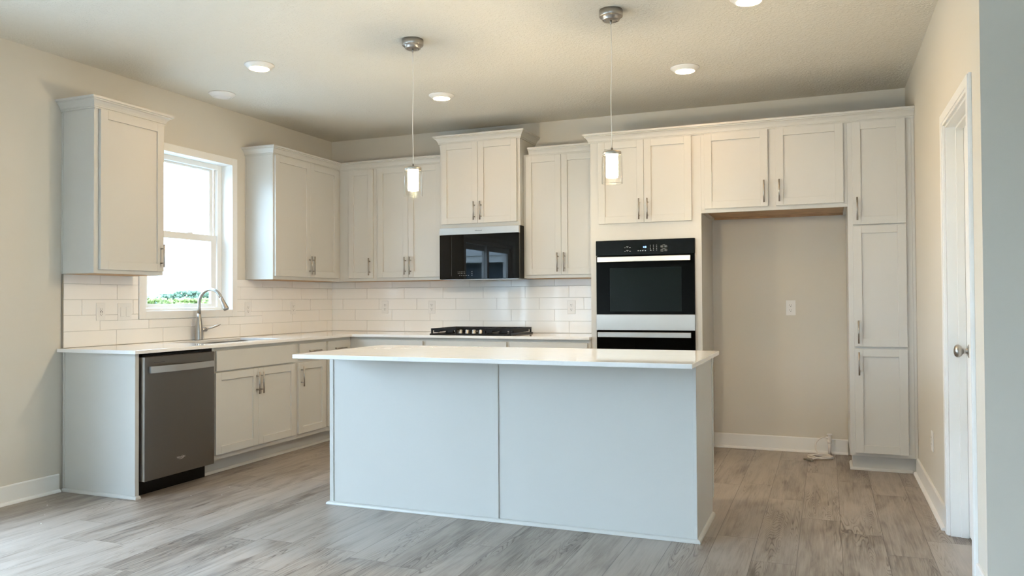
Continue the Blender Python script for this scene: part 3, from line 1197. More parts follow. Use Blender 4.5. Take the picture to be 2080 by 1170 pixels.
# ------------------------------------------------------------------ appliances
def dishwasher():
    c = thing('dishwasher', (0.3, -2.64, 0.0), 'dark stainless dishwasher with a wide bar handle under the left counter', 'dishwasher')
    u0, u1 = -2.935, -2.3405
    b = MB('L')
    b.box(u0 + 0.004, u1 - 0.004, 0.03, 0.600, 0.09, 0.870)
    b.box(u0 + 0.004, u1 - 0.004, 0.03, 0.560, 0.002, 0.09)
    b.build('tub', M['black'], c)
    MB('L').box(u0, u1 + 0.003, 0.561, 0.575, 0.002, 0.0985).build('toe_kick', M['black'], c)
    d = MB('L').box(u0, u1, 0.602, 0.662, 0.099, 0.8655, 0.003).build('door', M['dark_steel'], c)
    MB('L').box(u0 - 0.0012, u0 - 0.0002, 0.604, 0.6615, 0.101, 0.8635).build('edge_trim', M['steel'], d)
    MB('L').box(u0 + 0.004, u1 - 0.004, 0.602, 0.640, 0.8665, 0.8800).build('control_strip', M['black'], c)
    # bowed bar handle
    b = MB('L')
    n = 16
    ua, ub, z0, z1 = -2.905, -2.362, 0.765, 0.806
    fr, bk = [], []
    for i in range(n + 1):
        t = i / n
        out = 0.006 + 0.040 * (1 - (2 * t - 1) ** 4) ** 0.5 if 0 < t < 1 else 0.006
        out = 0.022 + 0.022 * math.sin(math.pi * t)
        fr.append((ua + (ub - ua) * t, 0.662 + out))
    for i in range(n):
        (a, da), (e, de) = fr[i], fr[i + 1]
        vs = [b.bm.verts.new(b.P(u, d_, z)) for u, d_, z in ((a, da, z0), (e, de, z0), (e, de, z1), (a, da, z1), (a, da - 0.010, z0), (e, de - 0.010, z0), (e, de - 0.010, z1), (a, da - 0.010, z1))]
        for q in ((0, 1, 2, 3), (4, 7, 6, 5), (3, 2, 6, 7), (0, 4, 5, 1)):
            b.bm.faces.new([vs[k] for k in q])
    bmesh.ops.remove_doubles(b.bm, verts=b.bm.verts[:], dist=0.0001)
    b.box(ua, ua + 0.014, 0.6623, 0.682, z0, z1)
    b.box(ub - 0.014, ub, 0.6623, 0.682, z0, z1)
    b.build('handle', M['steel'], d)
    MB('L').box(-2.862, -2.775, 0.6622, 0.6628, 0.8265, 0.8295).build('vent_slot', M['darkmark'], d)
    text_mesh('Whirlpool', 0.017, 'L', -2.640, 0.6624, 0.201, M['silvermark'], d, 'badge_lettering')
    b = MB('L')
    pts = [(-2.640 + 0.022 * math.cos(a) + 0.004 * math.sin(a), 0.6628, 0.199 + 0.010 * math.sin(a)) for a in [math.radians(200 + k * 14) for k in range(19)]]
    b.tube([b.P(*p) for p in pts], 0.0009, 6, radii=[0.0004 + 0.0011 * math.sin(math.pi * k / 18) for k in range(19)])
    b.build('badge_swoosh', M['silvermark'], d)


dishwasher()


def microwave():
    c = thing('microwave', (1.78, -0.2, 1.39), 'black glass over-the-range microwave with a stainless top strip', 'microwave')
    x0, x1, z0, z1 = 1.400, 2.1535, 1.3895, 1.8405
    MB('B').box(x0, x1, 0.0115, 0.385, z0, z1, 0.002).build('body', M['black'], c)
    xa, xb = x0 + 0.008, x1 + 0.004
    d = MB('B').box(xa, xb, 0.3855, 0.412, z0 + 0.002, 1.7765, 0.0015).build('door', M['black_glass'], c)
    MB('B').box(xa + 0.115, xa + 0.117, 0.4121, 0.4126, z0 + 0.03, 1.765).build('door_seam', M['darkmark'], d)
    s = MB('B').box(xa, xb, 0.3855, 0.414, 1.777, z1 - 0.002, 0.0015).build('top_strip', M['steel'], c)
    text_mesh('Whirlpool', 0.016, 'B', 1.783, 0.4143, 1.8065, M['darkmark'], s, 'lettering')
    b = MB('B')
    for r_, z in enumerate((1.451, 1.438)):
        for k in range(5):
            u = 1.585 + k * 0.0155
            b.box(u, u + (0.006 if (k + r_) % 2 else 0.0045), 0.4122, 0.4126, z, z + 0.0035)
    for k in range(6):
        b.box(1.600 + k * 0.017, 1.605 + k * 0.017, 0.4122, 0.4126, 1.418, 1.4225)
    b.build('key_legend', M['mark'], d)
    b = MB('B')
    for k in range(3):
        b.box(1.716, 1.723, 0.4122, 0.4126, 1.452 - k * 0.016, 1.4555 - k * 0.016)
    b.build('key_legend', M['mark'], d)
    MB('B').box(x0 + 0.02, x1 - 0.02, 0.06, 0.37, z0 - 0.004, z0 - 0.0003).build('vent_plate', M['steel'], c)


microwave()


def wall_oven():
    c = thing('wall_oven', (3.27, -0.3, 0.42), 'black glass double wall oven with stainless handles in the tall cabinet', 'oven')
    x0, x1 = 2.889, 3.654
    MB('B').box(OX0 + 0.004, OX1 - 0.004, 0.05, DP - 0.001, OZ0 + 0.004, OZ1 - 0.004).build('chassis', M['black'], c)
    p = MB('B').box(x0, x1, DP + 0.0006, 0.637, 1.5455, 1.6625, 0.003).build('control_panel', M['black_glass'], c)
    f = 0.6372
    e = 0.6377
    b = MB('B')
    # left key cluster
    for zz in (1.604, 1.576):
        b.box(3.132, 3.150, f, e, zz + 0.006, zz + 0.008)
        b.box(3.119, 3.126, f, e, zz - 0.003, zz + 0.001)
        b.box(3.138, 3.145, f, e, zz - 0.001, zz + 0.001)
        b.box(3.157, 3.166, f, e, zz - 0.003, zz + 0.002)
    b.build('key_legend', M['mark'], p)
    b = MB('B')
    # keys below the display
    for u in (3.222, 3.239, 3.277):
        b.box(u, u + 0.008, f, e, 1.5745, 1.5805)
    b.poly_prism([(3.254, 1.5815), (3.268, 1.5815), (3.261, 1.573)], f, e)
    b.build('key_legend', M['mark'], p)
    b = MB('B')
    # number pad
    for r_ in range(4):
        for k in range(3):
            u, zz = 3.317 + k * 0.024, 1.6165 - r_ * 0.0125
            b.box(u, u + (0.010 if (k == 0 and r_ == 3) else 0.0045), f, e, zz - 0.0025, zz + 0.0025)
    b.build('key_legend', M['mark'], p)
    # two pairs of arched icons on the right
    b = MB('B')
    for cz, dz in ((1.606, 0.0), (1.578, -0.004)):
        b.box(3.413, 3.432, f, e, cz + 0.011, cz + 0.0125)
        for cu, low in ((3.408, dz), (3.437, 0.0)):
            for (p0, p1, q0, q1) in ((-0.009, -0.0075, -0.007 + low, 0.006), (0.0075, 0.009, -0.007 + low, 0.006), (-0.0075, 0.0075, 0.006, 0.0075), (-0.0075, 0.0075, -0.007 + low, -0.0055 + low), (-0.003, 0.003, -0.002, 0.001)):
                b.box(cu + p0, cu + p1, f, e, cz + q0, cz + q1)
    b.build('mode_icons', M['mark'], p)
    b = MB('B')
    MB('B').box(3.215, 3.292, f, e, 1.586, 1.615).build('display_window', M['black_glass'], p)
    # glowing segments of the clock
    for (p0, p1, q0, q1) in ((3.266, 3.2685, 1.598, 1.611), (3.2685, 3.273, 1.6035, 1.6055), (3.276, 3.2785, 1.598, 1.611), (3.2785, 3.285, 1.598, 1.600), (3.285, 3.2875, 1.598, 1.611), (3.2785, 3.285, 1.609, 1.611)):
        b.box(p0, p1, e + 0.0001, e + 0.0004, q0, q1)
    b.build('clock_digits', M['display'], p)

    def oven_door(z0, z1, ss, hz):
        d = MB('B').box(x0 + 0.003, x1 - 0.003, DP + 0.0006, 0.636, z0, z1, 0.002).build('oven_door', M['oven_glass'], c)
        if ss:
            MB('B').box(x0 + 0.003, x1 - 0.003, 0.6363, 0.6395, ss[0], ss[1], 0.001).build('steel_band', M['steel'], d)
            MB('B').box(3.000, 3.552, 0.6362, 0.6368, 1.112, 1.448).build('door_window', M['oven_window'], d)
        b = MB('B')
        b.box(x0 + 0.022, x1 - 0.028, 0.668, 0.680, hz - 0.0195, hz + 0.0195, 0.002)
        for u in (x0 + 0.032, x1 - 0.054):
            b.box(u, u + 0.016, 0.6363, 0.668, hz - 0.012, hz + 0.012)
        b.build('handle', M['steel'], d)
    oven_door(0.967, 1.5440, (0.9685, 1.0885), 1.514)
    oven_door(0.420, 0.9650, None, 0.934)


wall_oven()


def cooktop():
    c = thing('gas_cooktop', (1.78, -0.35, ZC), 'black gas cooktop with cast iron grates set in the back counter', 'cooktop')
    x0, x1, y0, y1 = 1.405, 2.160, -0.605, -0.090
    MB().box(x0, x1, y0, y1, ZC + 0.0006, ZC + 0.012, 0.003).build('tray', M['black'], c)
    zt = ZC + 0.0122
    for bx, by, r in ((1.535, -0.47, 0.042), (1.535, -0.22, 0.036), (1.78, -0.27, 0.055), (2.03, -0.47, 0.036), (2.03, -0.22, 0.042)):
        b = MB()
        b.lathe([(0.0, zt), (r, zt), (r, zt + 0.010), (r * 0.86, zt + 0.012), (r * 0.86, zt + 0.018), (r * 0.7, zt + 0.021), (0.0, zt + 0.021)], bx, by, 28)
        b.build('burner', M['iron'], c)
    # knobs
    for x in (1.660, 1.723, 1.786, 1.850):
        b = MB()
        b.lathe([(0.0, zt), (0.021, zt), (0.021, zt + 0.004), (0.017, zt + 0.008), (0.0165, zt + 0.028), (0.014, zt + 0.031), (0.0, zt + 0.031)], x, -0.520, 24)
        b.box(x - 0.003, x + 0.003, -0.537, -0.503, zt + 0.0311, zt + 0.0335)
        b.build('knob', M['steel'], c)
    # grates
    top = 0.967

    def grate(xa, xb, ya, yb, front=True):
        b = MB()
        h = 0.012
        w = 0.014
        b.box(xa, xb, ya, ya + w, top - 0.018, top)
        b.box(xa, xb, yb - w, yb, top - 0.018, top)
        b.box(xa, xa + w, ya + w, yb - w, top - 0.018, top)
        b.box(xb - w, xb, ya + w, yb - w, top - 0.018, top)
        xm = (xa + xb) / 2
        ym = (ya + yb) / 2
        b.box(xm - 0.006, xm + 0.006, ya + w, yb - w, top - h, top)
        for yy in (ym, (ya + ym) / 2, (yb + ym) / 2):
            b.box(xa + w, xm - 0.006, yy - 0.006, yy + 0.006, top - h, top)
            b.box(xm + 0.006, xb - w, yy - 0.006, yy + 0.006, top - h, top)
        # skirts and feet
        for px in (xa, xb - w):
            for py in (ya, yb - w):
                b.box(px, px + w, py, py + w, zt, top - 0.018)
        for sx in (xa, xb - 0.008):
            b.box(sx, sx + 0.008, ya + 0.07, yb - 0.07, top - 0.034, top - 0.018)
        b.box(xa + 0.03, xa + (xb - xa) * 0.33, ya, ya + 0.008, top - 0.034, top - 0.018)
        b.box(xb - (xb - xa) * 0.33, xb - 0.03, ya, ya + 0.008, top - 0.034, top - 0.018)
        b.build('grate', M['iron'], c)
    grate(1.415, 1.655, -0.595, -0.100)
    grate(1.660, 1.900, -0.480, -0.100)
    grate(1.905, 2.150, -0.595, -0.100)


cooktop()


# ------------------------------------------------------------------ sink and faucet
def sink():
    b = MB()
    x0, x1, y0, y1 = SX0 - 0.006, SX1 + 0.006, SY0 - 0.006, SY1 + 0.006
    zt, zb, t = ZB - 0.0006, ZB - 0.225, 0.0015
    b.box(x0 - 0.02, x1 + 0.02, y0 - 0.02, y0, zt - t, zt)
    b.box(x0 - 0.02, x1 + 0.02, y1, y1 + 0.02, zt - t, zt)
    b.box(x0 - 0.02, x0, y0, y1, zt - t, zt)
    b.box(x1, x1 + 0.02, y0, y1, zt - t, zt)
    b.box(x0 - t, x0, y0, y1, zb, zt)
    b.box(x1, x1 + t, y0, y1, zb, zt)
    b.box(x0, x1, y0 - t, y0, zb, zt)
    b.box(x0, x1, y1, y1 + t, zb, zt)
    b.box(x0, x1, y0, y1, zb - t, zb)
    b2 = MB()
    r = thing('kitchen_sink', (0.34, -1.86, zb), 'stainless undermount sink below the window', 'sink')
    b.build('basin', M['steel'], r)
    b2.lathe([(0.0, zb + 0.0005), (0.045, zb + 0.0005), (0.045, zb + 0.003), (0.030, zb + 0.003), (0.028, zb + 0.001), (0.0, zb + 0.001)], 0.34, -1.86, 28)
    b2.build('drain', M['nickel'], r)


sink()


def faucet():
    fx, fy = 0.075, -1.862
    c = thing('kitchen_faucet', (fx, fy, ZC), 'brushed nickel gooseneck pull-down faucet behind the sink', 'faucet')
    z = ZC + 0.0006
    b = MB()
    b.lathe([(0.0, z), (0.033, z), (0.0325, z + 0.006), (0.0315, z + 0.03), (0.029, z + 0.08), (0.0225, z + 0.13), (0.0165, z + 0.17), (0.0135, z + 0.202), (0.0, z + 0.202)], fx, fy, 32)
    b.build('body', M['nickel'], c)
    pts = [(fx, fy, z + 0.2022), (fx, fy, z + 0.24), (fx, fy, z + 0.275)]
    # arch
    cx, cz, R_ = 0.187, 1.188, 0.112
    for k in range(1, 17):
        a = math.radians(180 - k * 155 / 16)
        pts.append((cx + R_ * math.cos(a), fy, cz + R_ * math.sin(a)))
    b = MB()
    b.tube(pts, 0.0122, 16)
    b.build('gooseneck', M['nickel'], c)
    e = Vector(pts[-1])
    dr = (e - Vector(pts[-2])).normalized()
    b = MB()
    b.lathe_axis([(0.0, 0.0005), (0.0128, 0.0005), (0.0135, 0.008), (0.0145, 0.02), (0.0165, 0.05), (0.0205, 0.088), (0.0215, 0.098), (0.019, 0.104), (0.0, 0.104)], e, dr)
    b.build('spray_head', M['nickel'], c)
    b = MB()
    b.lathe_axis([(0.0, 0.0), (0.018, 0.0), (0.0185, 0.012), (0.017, 0.036), (0.012, 0.044), (0.0, 0.046)], (fx, fy + 0.0245, 0.990), (0.35, 1, 0))
    hp = b.build('handle_hub', M['nickel'], c)
    b = MB()
    p0 = Vector((fx + 0.022, fy + 0.068, 0.994))
    b.tube([p0, p0 + Vector((0.014, 0.030, 0.010)), p0 + Vector((0.028, 0.060, 0.022)), p0 + Vector((0.040, 0.084, 0.033)), p0 + Vector((0.044, 0.092, 0.037))], 0.006, 12,
           radii=[0.0045, 0.0065, 0.0085, 0.0065, 0.002])
    b.build('lever', M['nickel'], hp)


faucet()


# ------------------------------------------------------------------ outlets and switches
def outlet(side, u, z, d, label, style):
    o0 = MB(side)
    loc = o0.P(u, d, z)
    o0.bm.free()
    c = thing('wall_outlet' if style != 'switch' else 'light_switch', loc, label, 'outlet' if style != 'switch' else 'switch', 'wall outlets' if style != 'switch' else None)
    w = 0.0585 if style == 'switch' else 0.036
    h = 0.0595
    b = MB(side)
    b.box(u - w, u + w, d + 0.0004, d + 0.0055, z - h, z + h, 0.002)
    b.build('cover_plate', M['plastic'], c)
    f = d + 0.0057
    if style == 'switch':
        for k in (-0.023, 0.023):
            MB(side).box(u + k - 0.0165, u + k + 0.0165, f, f + 0.0035, z - 0.0335, z + 0.0335, 0.0015).build('rocker', M['plastic'], c)
        return
    if style == 'decora':
        r = MB(side).box(u - 0.0165, u + 0.0165, f, f + 0.0018, z - 0.0335, z + 0.0335, 0.001).build('receptacle', M['plastic'], c)
        b = MB(side)
        g = f + 0.0019
        for zz in (0.018, -0.016):
            b.box(u - 0.0075, u - 0.0052, g, g + 0.0004, z + zz - 0.004, z + zz + 0.004)
            b.box(u + 0.0052, u + 0.0075, g, g + 0.0004, z + zz - 0.0035, z + zz + 0.0035)
            b.box(u - 0.0022, u + 0.0022, g, g + 0.0004, z + zz - 0.012, z + zz - 0.008)
        if 'sink' in label:
            b.box(u - 0.0085, u - 0.0045, g, g + 0.0005, z - 0.006, z + 0.006)
            b.box(u + 0.0045, u + 0.0085, g, g + 0.0005, z - 0.006, z + 0.006)
        b.build('slots', M['slot'], r)
        return
    for zz in (0.0195, -0.0195):
        pts = []
        for k in range(24):
            a = 2 * math.pi * k / 24
            x = 0.0172 * math.cos(a)
            y = max(-0.0135, min(0.0135, 0.0172 * math.sin(a)))
            pts.append((u + x, z + zz + y))
        r = MB(side).poly_prism(pts, f, f + 0.0022).build('receptacle', M['plastic'], c)
        b = MB(side)
        g = f + 0.0023
        b.box(u - 0.0078, u - 0.0052, g, g + 0.0005, z + zz - 0.001, z + zz + 0.008)
        b.box(u + 0.0052, u + 0.0076, g, g + 0.0005, z + zz, z + zz + 0.0072)
        b.box(u - 0.0026, u + 0.0026, g, g + 0.0005, z + zz - 0.0105, z + zz - 0.0055)
        b.build('slots', M['slot'], r)


TD = 0.0097
outlet('L', -2.694, 1.142, TD, 'white outlet in the tiles beside the double switch, left of the sink window', 'decora')
outlet('L', -2.498, 1.139, TD, 'double white rocker switch in the tiles left of the sink window', 'switch')
outlet('L', -1.240, 1.141, TD, 'white outlet in the tiles close to the right edge of the window casing', 'decora')
outlet('L', -0.629, 1.146, TD, 'white outlet in the left-wall tiles nearest the room corner', 'decora')
outlet('B', 0.615, 1.143, TD, 'white outlet in the back-wall tiles nearest the room corner', 'duplex')
outlet('B', 1.121, 1.143, TD, 'white outlet in the back-wall tiles left behind the gas cooktop', 'duplex')
outlet('B', 2.491, 1.138, TD, 'white outlet in the back-wall tiles between cooktop and double oven', 'duplex')
outlet('B', 4.300, 1.130, 0.0004, 'white outlet on the bare wall inside the refrigerator opening', 'duplex')


def side_outlet():
    u, z = -1.412, 0.367
    c = thing('wall_outlet', (WR, u, z), 'white outlet low on the right wall between pantry cabinet and door', 'outlet', 'wall outlets')
    X = WR
    MB().box(X - 0.0065, X - 0.0005, u - 0.036, u + 0.036, z - 0.0595, z + 0.0595, 0.002).build('cover_plate', M['plastic'], c)
    for zz in (0.0195, -0.0195):
        r = MB().box(X - 0.0095, X - 0.0067, u - 0.017, u + 0.017, z + zz - 0.0135, z + zz + 0.0135, 0.001).build('receptacle', M['plastic'], c)
        b = MB()
        for k in (-0.0075, 0.0055):
            b.box(X - 0.0101, X - 0.0097, u + k, u + k + 0.002, z + zz, z + zz + 0.007)
        b.build('slots', M['slot'], r)


side_outlet()


# ------------------------------------------------------------------ water line in the refrigerator opening
def water_line():
    px, py = 4.573, -0.058
    c = thing('water_supply_valve', (px, py, 0.0), 'white water shutoff valve with a coiled hose on the refrigerator opening floor', 'valve')
    b = MB()
    b.lathe([(0.0, 0.001), (0.011, 0.001), (0.011, 0.092), (0.0, 0.092)], px, py, 20)
    b.build('riser_pipe', M['hose'], c)
    b = MB()
    b.lathe([(0.0, 0.0925), (0.015, 0.0925), (0.0165, 0.098), (0.0165, 0.110), (0.013, 0.114), (0.0135, 0.120), (0.0145, 0.124), (0.0145, 0.136), (0.010, 0.141), (0.008, 0.150), (0.0, 0.150)], px, py, 24)
    b.lathe_axis([(0.009, 0.010), (0.009, 0.026), (0.007, 0.028), (0.0, 0.028)], (px, py, 0.131), (-1, -0.1, 0))
    b.build('valve_body', M['plastic'], c)
    b = MB()
    b.lathe([(0.0, 0.1505), (0.010, 0.1505), (0.020, 0.154), (0.021, 0.158), (0.018, 0.162), (0.0, 0.163)], px, py, 24)
    b.build('valve_handle', M['plastic'], c)
    h = [(px - 0.029, py - 0.003, 0.131), (px - 0.055, py - 0.010, 0.130), (px - 0.085, py - 0.030, 0.112), (px - 0.100, py - 0.050, 0.080), (px - 0.095, py - 0.075, 0.045), (px - 0.080, py - 0.105, 0.018)]
    cx, cy = 4.508, -0.235
    for k in range(0, 41):
        a = math.radians(120 - k * 21)
        rx = 0.082 + 0.010 * math.sin(k * 0.61)
        ry = 0.068 + 0.012 * math.cos(k * 0.43)
        h.append((cx + rx * math.cos(a) + 0.008 * math.sin(k * 0.2), cy + ry * math.sin(a), 0.0075 + 0.0075 * min(2.6, k / 12) * (0.7 + 0.3 * math.sin(k * 0.9))))
    a_end = h[-1]
    h += [(a_end[0] - 0.03, a_end[1] - 0.03, 0.024), (4.475, -0.320, 0.016), (4.450, -0.338, 0.011)]
    # smooth the run
    P = [Vector(p) for p in h]
    S = []
    for i in range(len(P) - 1):
        p0, p1, p2, p3 = P[max(i - 1, 0)], P[i], P[i + 1], P[min(i + 2, len(P) - 1)]
        for t in (0, 0.33, 0.66):
            S.append(0.5 * ((2 * p1) + (p2 - p0) * t + (2 * p0 - 5 * p1 + 4 * p2 - p3) * t * t + (-p0 + 3 * p1 - 3 * p2 + p3) * t ** 3))
    S.append(P[-1])
    b = MB()
    b.tube(S, 0.0055, 10)
    hs = b.build('hose', M['hose'], c)
    b = MB()
    b.tube([(4.4495, -0.3385, 0.0108), (4.432, -0.351, 0.0108)], 0.0075, 10)
    b.tube([(4.412, -0.338, 0.0108), (4.452, -0.385, 0.0108)], 0.0095, 10)
    b.tube([(4.420, -0.345, 0.0108), (4.392, -0.340, 0.0108)], 0.0065, 10)
    b.build('hose_fitting', M['brass'], hs)


water_line()


# ------------------------------------------------------------------ lamps
def disk_light(x, y, label, lit=True, cat='ceiling light'):
    c = thing('ceiling_light', (x, y, H), label, cat, 'round ceiling lights')
    b = MB()
    b.lathe([(0.098, H - 0.0006), (0.098, H - 0.004), (0.092, H - 0.008), (0.072, H - 0.026), (0.067, H - 0.028), (0.064, H - 0.027), (0.064, H - 0.0006)], x, y, 48, closed=True)
    b.build('trim_ring', M['plastic'], c)
    b = MB()
    b.lathe([(0.0, H - 0.0295), (0.04, H - 0.0290), (0.0635, H - 0.0262), (0.0635, H - 0.020), (0.0, H - 0.020)], x, y, 40)
    b.build('lens', M['lens'] if lit else M['plastic'], c)


disk_light(1.052, -2.350, 'lit round ceiling light above the left end of the island')
disk_light(1.820, -1.177, 'lit round ceiling light in front of the microwave cabinet')
disk_light(3.680, -1.175, 'lit round ceiling light in front of the double oven and refrigerator opening')
disk_light(4.200, -2.320, 'lit round ceiling light cut by the top edge of the photo')
disk_light(0.305, -1.870, 'unlit round ceiling light by the left wall over the sink window', lit=False)


def pendant(x, y, label):
    c = thing('pendant_lamp', (x, y, H), label, 'pendant light', 'pendant lights over the island')
    b = MB()
    b.lathe([(0.0, H - 0.0006), (0.0645, H - 0.0006), (0.0645, H - 0.034), (0.062, H - 0.037), (0.047, H - 0.037), (0.047, H - 0.054), (0.045, H - 0.056), (0.0, H - 0.056)], x, y, 48)
    cn = b.build('canopy', M['nickel'], c)
    b = MB()
    b.lathe([(0.0, H - 0.0563), (0.006, H - 0.0563), (0.006, H - 0.076), (0.0, H - 0.076)], x, y, 16)
    b.lathe([(0.0, H - 0.0563), (0.003, H - 0.0563), (0.003, H - 0.062), (0.0, H - 0.062)], x - 0.028, y - 0.02, 10)
    b.lathe([(0.0, H - 0.0563), (0.003, H - 0.0563), (0.003, H - 0.062), (0.0, H - 0.062)], x + 0.028, y + 0.02, 10)
    b.build('strain_relief', M['nickel'], cn)
    b = MB()
    pts = []
    for k in range(25):
        t = k / 24
        pts.append((x + 0.004 * math.sin(t * 7) * math.sin(math.pi * t), y, H - 0.0765 - t * (H - 0.0765 - 2.0345)))
    b.tube(pts, 0.0023, 8)
    b.build('cord', M['cord'], c)
    b = MB()
    b.lathe([(0.0, 2.034), (0.006, 2.034), (0.007, 2.014), (0.046, 2.013), (0.050, 2.010), (0.050, 1.9935), (0.046, 1.9925), (0.036, 1.9925), (0.0, 1.9925)], x, y, 40)
    b.build('cap', M['nickel'], c)
    b = MB()
    b.lathe([(0.036, 1.992), (0.0515, 1.992), (0.056, 1.986), (0.0565, 1.972), (0.0565, 1.838), (0.0535, 1.836), (0.0530, 1.840), (0.0530, 1.970), (0.0520, 1.982), (0.0480, 1.9885), (0.036, 1.9885)], x, y, 48, closed=True)
    b.build('glass_shade', M['shade_glass'], c)
    b = MB()
    b.lathe([(0.0, 1.9922), (0.0315, 1.9922), (0.0320, 1.985), (0.0320, 1.880), (0.0290, 1.872), (0.0, 1.872)], x, y, 36)
    b.build('frosted_diffuser', M['frost'], c)


pendant(2.245, -2.400, 'left pendant lamp with a clear glass shade over the island')
pendant(3.482, -2.410, 'right pendant lamp with a clear glass shade over the island')

# ------------------------------------------------------------------ crumbs on the floor
spots = [(0.245, -3.262, 0.006), (0.43, -3.42, 0.004), (0.62, -3.20, 0.003), (0.57, -3.55, 0.004), (0.88, -2.78, 0.0035), (0.95, -2.52, 0.0035), (0.21, -3.62, 0.007), (1.05, -2.70, 0.003)]
words = ['left-most white paint chip on the floor near the left baseboard', 'white paint chip on the floor midway before the grey end panel', 'white paint chip on the floor close to the end panel corner',
         'white paint chip on the open floor ahead of the end panel', 'white paint chip on the floor just in front of the dishwasher', 'white paint chip on the floor before the right side of the dishwasher',
         'largest white paint chip on the floor at the far left', 'tiny white paint chip on the floor between dishwasher and island']
for (x, y, s), w in zip(spots, words):
    b = MB()
    n = 6
    pts = [(x + s * (0.7 + 0.5 * random.random()) * math.cos(k * 2 * math.pi / n), y + s * (0.7 + 0.5 * random.random()) * math.sin(k * 2 * math.pi / n)) for k in range(n)]
    lo = [b.bm.verts.new((px, py, 0.0006)) for px, py in pts]
    hi = [b.bm.verts.new((x + (px - x) * 0.7, y + (py - y) * 0.7, 0.0028)) for px, py in pts]
    b.bm.faces.new(lo)
    b.bm.faces.new(hi)
    for k in range(n):
        b.bm.faces.new((lo[k], lo[(k + 1) % n], hi[(k + 1) % n], hi[k]))
    tag(b.build('paint_chip', M['trim']), w, 'chip', 'paint chips on the floor')


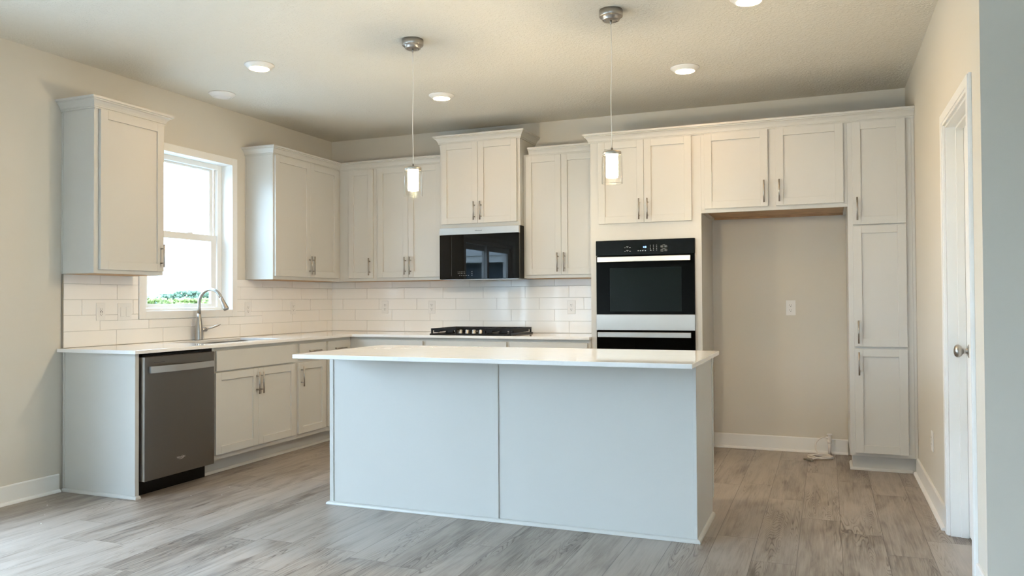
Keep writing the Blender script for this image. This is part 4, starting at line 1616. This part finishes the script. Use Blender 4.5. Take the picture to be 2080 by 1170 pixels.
# ------------------------------------------------------------------ outside
def outdoors():
    b = MB()
    rowsx = [(-0.2, -0.35), (-20, -0.6), (-60, -2.0), (-160, -4.0), (-600, -4.0)]
    prev = None
    for x, z in rowsx:
        cur = [b.bm.verts.new((x, y, z)) for y in (-400, -40, 40, 120, 600)]
        if prev:
            for k in range(4):
                b.bm.faces.new((prev[k], prev[k + 1], cur[k + 1], cur[k]))
        prev = cur
    o = b.build('lawn', M['grass'])
    o['kind'] = 'structure'
    b = MB()
    b.box(-6.5, -0.17, -10.5, 0.5, -0.40, -0.12)  # unseen pale slab, added to bounce neutral light onto the ceiling
    o = b.build('bounce_slab', M['concrete'])
    o['kind'] = 'structure'
    rnd = random.Random(11)

    def ground(x):
        for (xa, za), (xb, zb) in zip(rowsx, rowsx[1:]):
            if xb <= x <= xa:
                return za + (zb - za) * (x - xa) / (xb - xa)
        return -4.0

    def crown_mesh(cx, cy, z0, z1, rad, n):
        b = MB()
        for k in range(n):
            t = rnd.random()
            a = rnd.random() * 6.283
            rr = rad * (0.25 + 0.55 * math.sin(math.pi * (0.15 + 0.7 * t)))
            p = Vector((cx + rr * math.cos(a) * rnd.random() ** 0.5 * 1.1, cy + rr * math.sin(a) * 1.1 * rnd.random() ** 0.5, z0 + (z1 - z0) * t))
            s = rad * (0.07 + 0.09 * rnd.random()) * (1.15 - 0.45 * t)
            p.z = min(p.z, z1 - s * 0.8)
            r = bmesh.ops.create_icosphere(b.bm, subdivisions=1, radius=s)
            for v in r['verts']:
                v.co *= 0.55 + 0.9 * rnd.random()
                v.co += p
        return b

    def plant(kind, dist, slope, ztop, rad, label, cat, leaf):
        x = -dist
        y = -6.596 + slope * (4.56 + dist)
        g = ground(x)
        if kind == 'tree':
            c = thing('leafy_tree', (x, y, g), label, cat, 'trees beyond the window')
            b = MB()
            b.tube([(x, y, g), (x + 0.1, y, g + (ztop - g) * 0.5)], 0.2, 8, radii=[0.28, 0.16])
            b.build('trunk', M['bark'], c)
            crown_mesh(x, y, g + (ztop - g) * 0.22, ztop, rad, 230).build('crown', leaf, c)
        else:
            o = crown_mesh(x, y, g + 0.3, ztop, rad, 230).build('leafy_shrub', leaf)
            tag(o, label, cat, 'shrubs beyond the window')
    plant('tree', 190, 0.992, 3.9, 5.2, 'round green tree seen through the window, second from the left', 'tree', M['leaf'])
    plant('tree', 150, 0.958, 2.6, 4.0, 'low green tree at the left edge of the window view', 'tree', M['leaf'])
    plant('tree', 125, 1.025, 3.7, 4.4, 'tallest green tree in the middle of the window view', 'tree', M['leaf'])
    plant('tree', 110, 1.085, 3.2, 4.0, 'green tree behind the faucet arch in the window view', 'tree', M['leaf'])
    plant('tree', 165, 1.055, 3.0, 4.5, 'distant green tree between the two tall ones in the window view', 'tree', M['leaf'])
    plant('shrub', 70, 0.955, 1.75, 2.9, 'bright green shrub at the left bottom of the window view', 'shrub', M['leaf2'])
    plant('shrub', 74, 0.998, 1.65, 3.0, 'bright green shrub at the middle bottom of the window view', 'shrub', M['leaf2'])
    plant('shrub', 68, 1.045, 1.7, 2.9, 'bright green shrub just left of the faucet in the window view', 'shrub', M['leaf2'])
    plant('shrub', 72, 1.095, 1.6, 3.0, 'bright green shrub behind the faucet in the window view', 'shrub', M['leaf2'])
    # neighbouring house, seen in the microwave glass
    c = thing('neighbour_house', (-7, -20, -0.4), 'dark blue sided house with a pale roof reflected in the microwave door', 'house')
    x0, x1, y0, y1, g, ev = -16.0, -1.5, -28.0, -18.0, -0.55, 2.45
    MB().box(x0, x1, y0, y1, g, ev).build('walls', M['siding'], c)
    b = MB()
    n = 18
    for k in range(n):
        z = g + (ev - g) * k / n
        h = (ev - g) / n
        vs = [b.bm.verts.new(p) for p in ((x0, y1 + 0.004, z + h), (x1, y1 + 0.004, z + h), (x1, y1 + 0.03, z), (x0, y1 + 0.03, z))]
        b.bm.faces.new(vs)
        lo = [b.bm.verts.new(p) for p in ((x0, y1 + 0.004, z), (x1, y1 + 0.004, z))]
        b.bm.faces.new((vs[3], vs[2], lo[1], lo[0]))
    b.build('lap_siding', M['siding'], c)
    b = MB()
    b.box(x0 - 0.3, x1 + 0.3, y1 + 0.03, y1 + 0.5, ev - 0.02, ev + 0.2)
    b.build('fascia', M['trim'], c)
    b = MB()
    vs = [b.bm.verts.new(p) for p in ((x0 - 0.3, y1 + 0.55, ev + 0.2), (x1 + 0.3, y1 + 0.55, ev + 0.2), (x1 + 0.3, y0 - 0.5, ev + 0.2), (x0 - 0.3, y0 - 0.5, ev + 0.2), (x0 - 0.3, (y0 + y1) / 2, ev + 3.2), (x1 + 0.3, (y0 + y1) / 2, ev + 3.2))]
    for q in ((0, 1, 5, 4), (2, 3, 4, 5), (0, 4, 3), (1, 2, 5), (0, 3, 2, 1)):
        b.bm.faces.new([vs[k] for k in q])
    b.build('roof', M['shingle'], c)
    w = MB().box(-5.6, -4.5, y1 + 0.031, y1 + 0.08, 0.5, 1.7).build('window_frame', M['trim'], c)
    MB().box(-5.5, -4.6, y1 + 0.081, y1 + 0.09, 0.6, 1.6).build('pane', M['black_glass'], w)


outdoors()
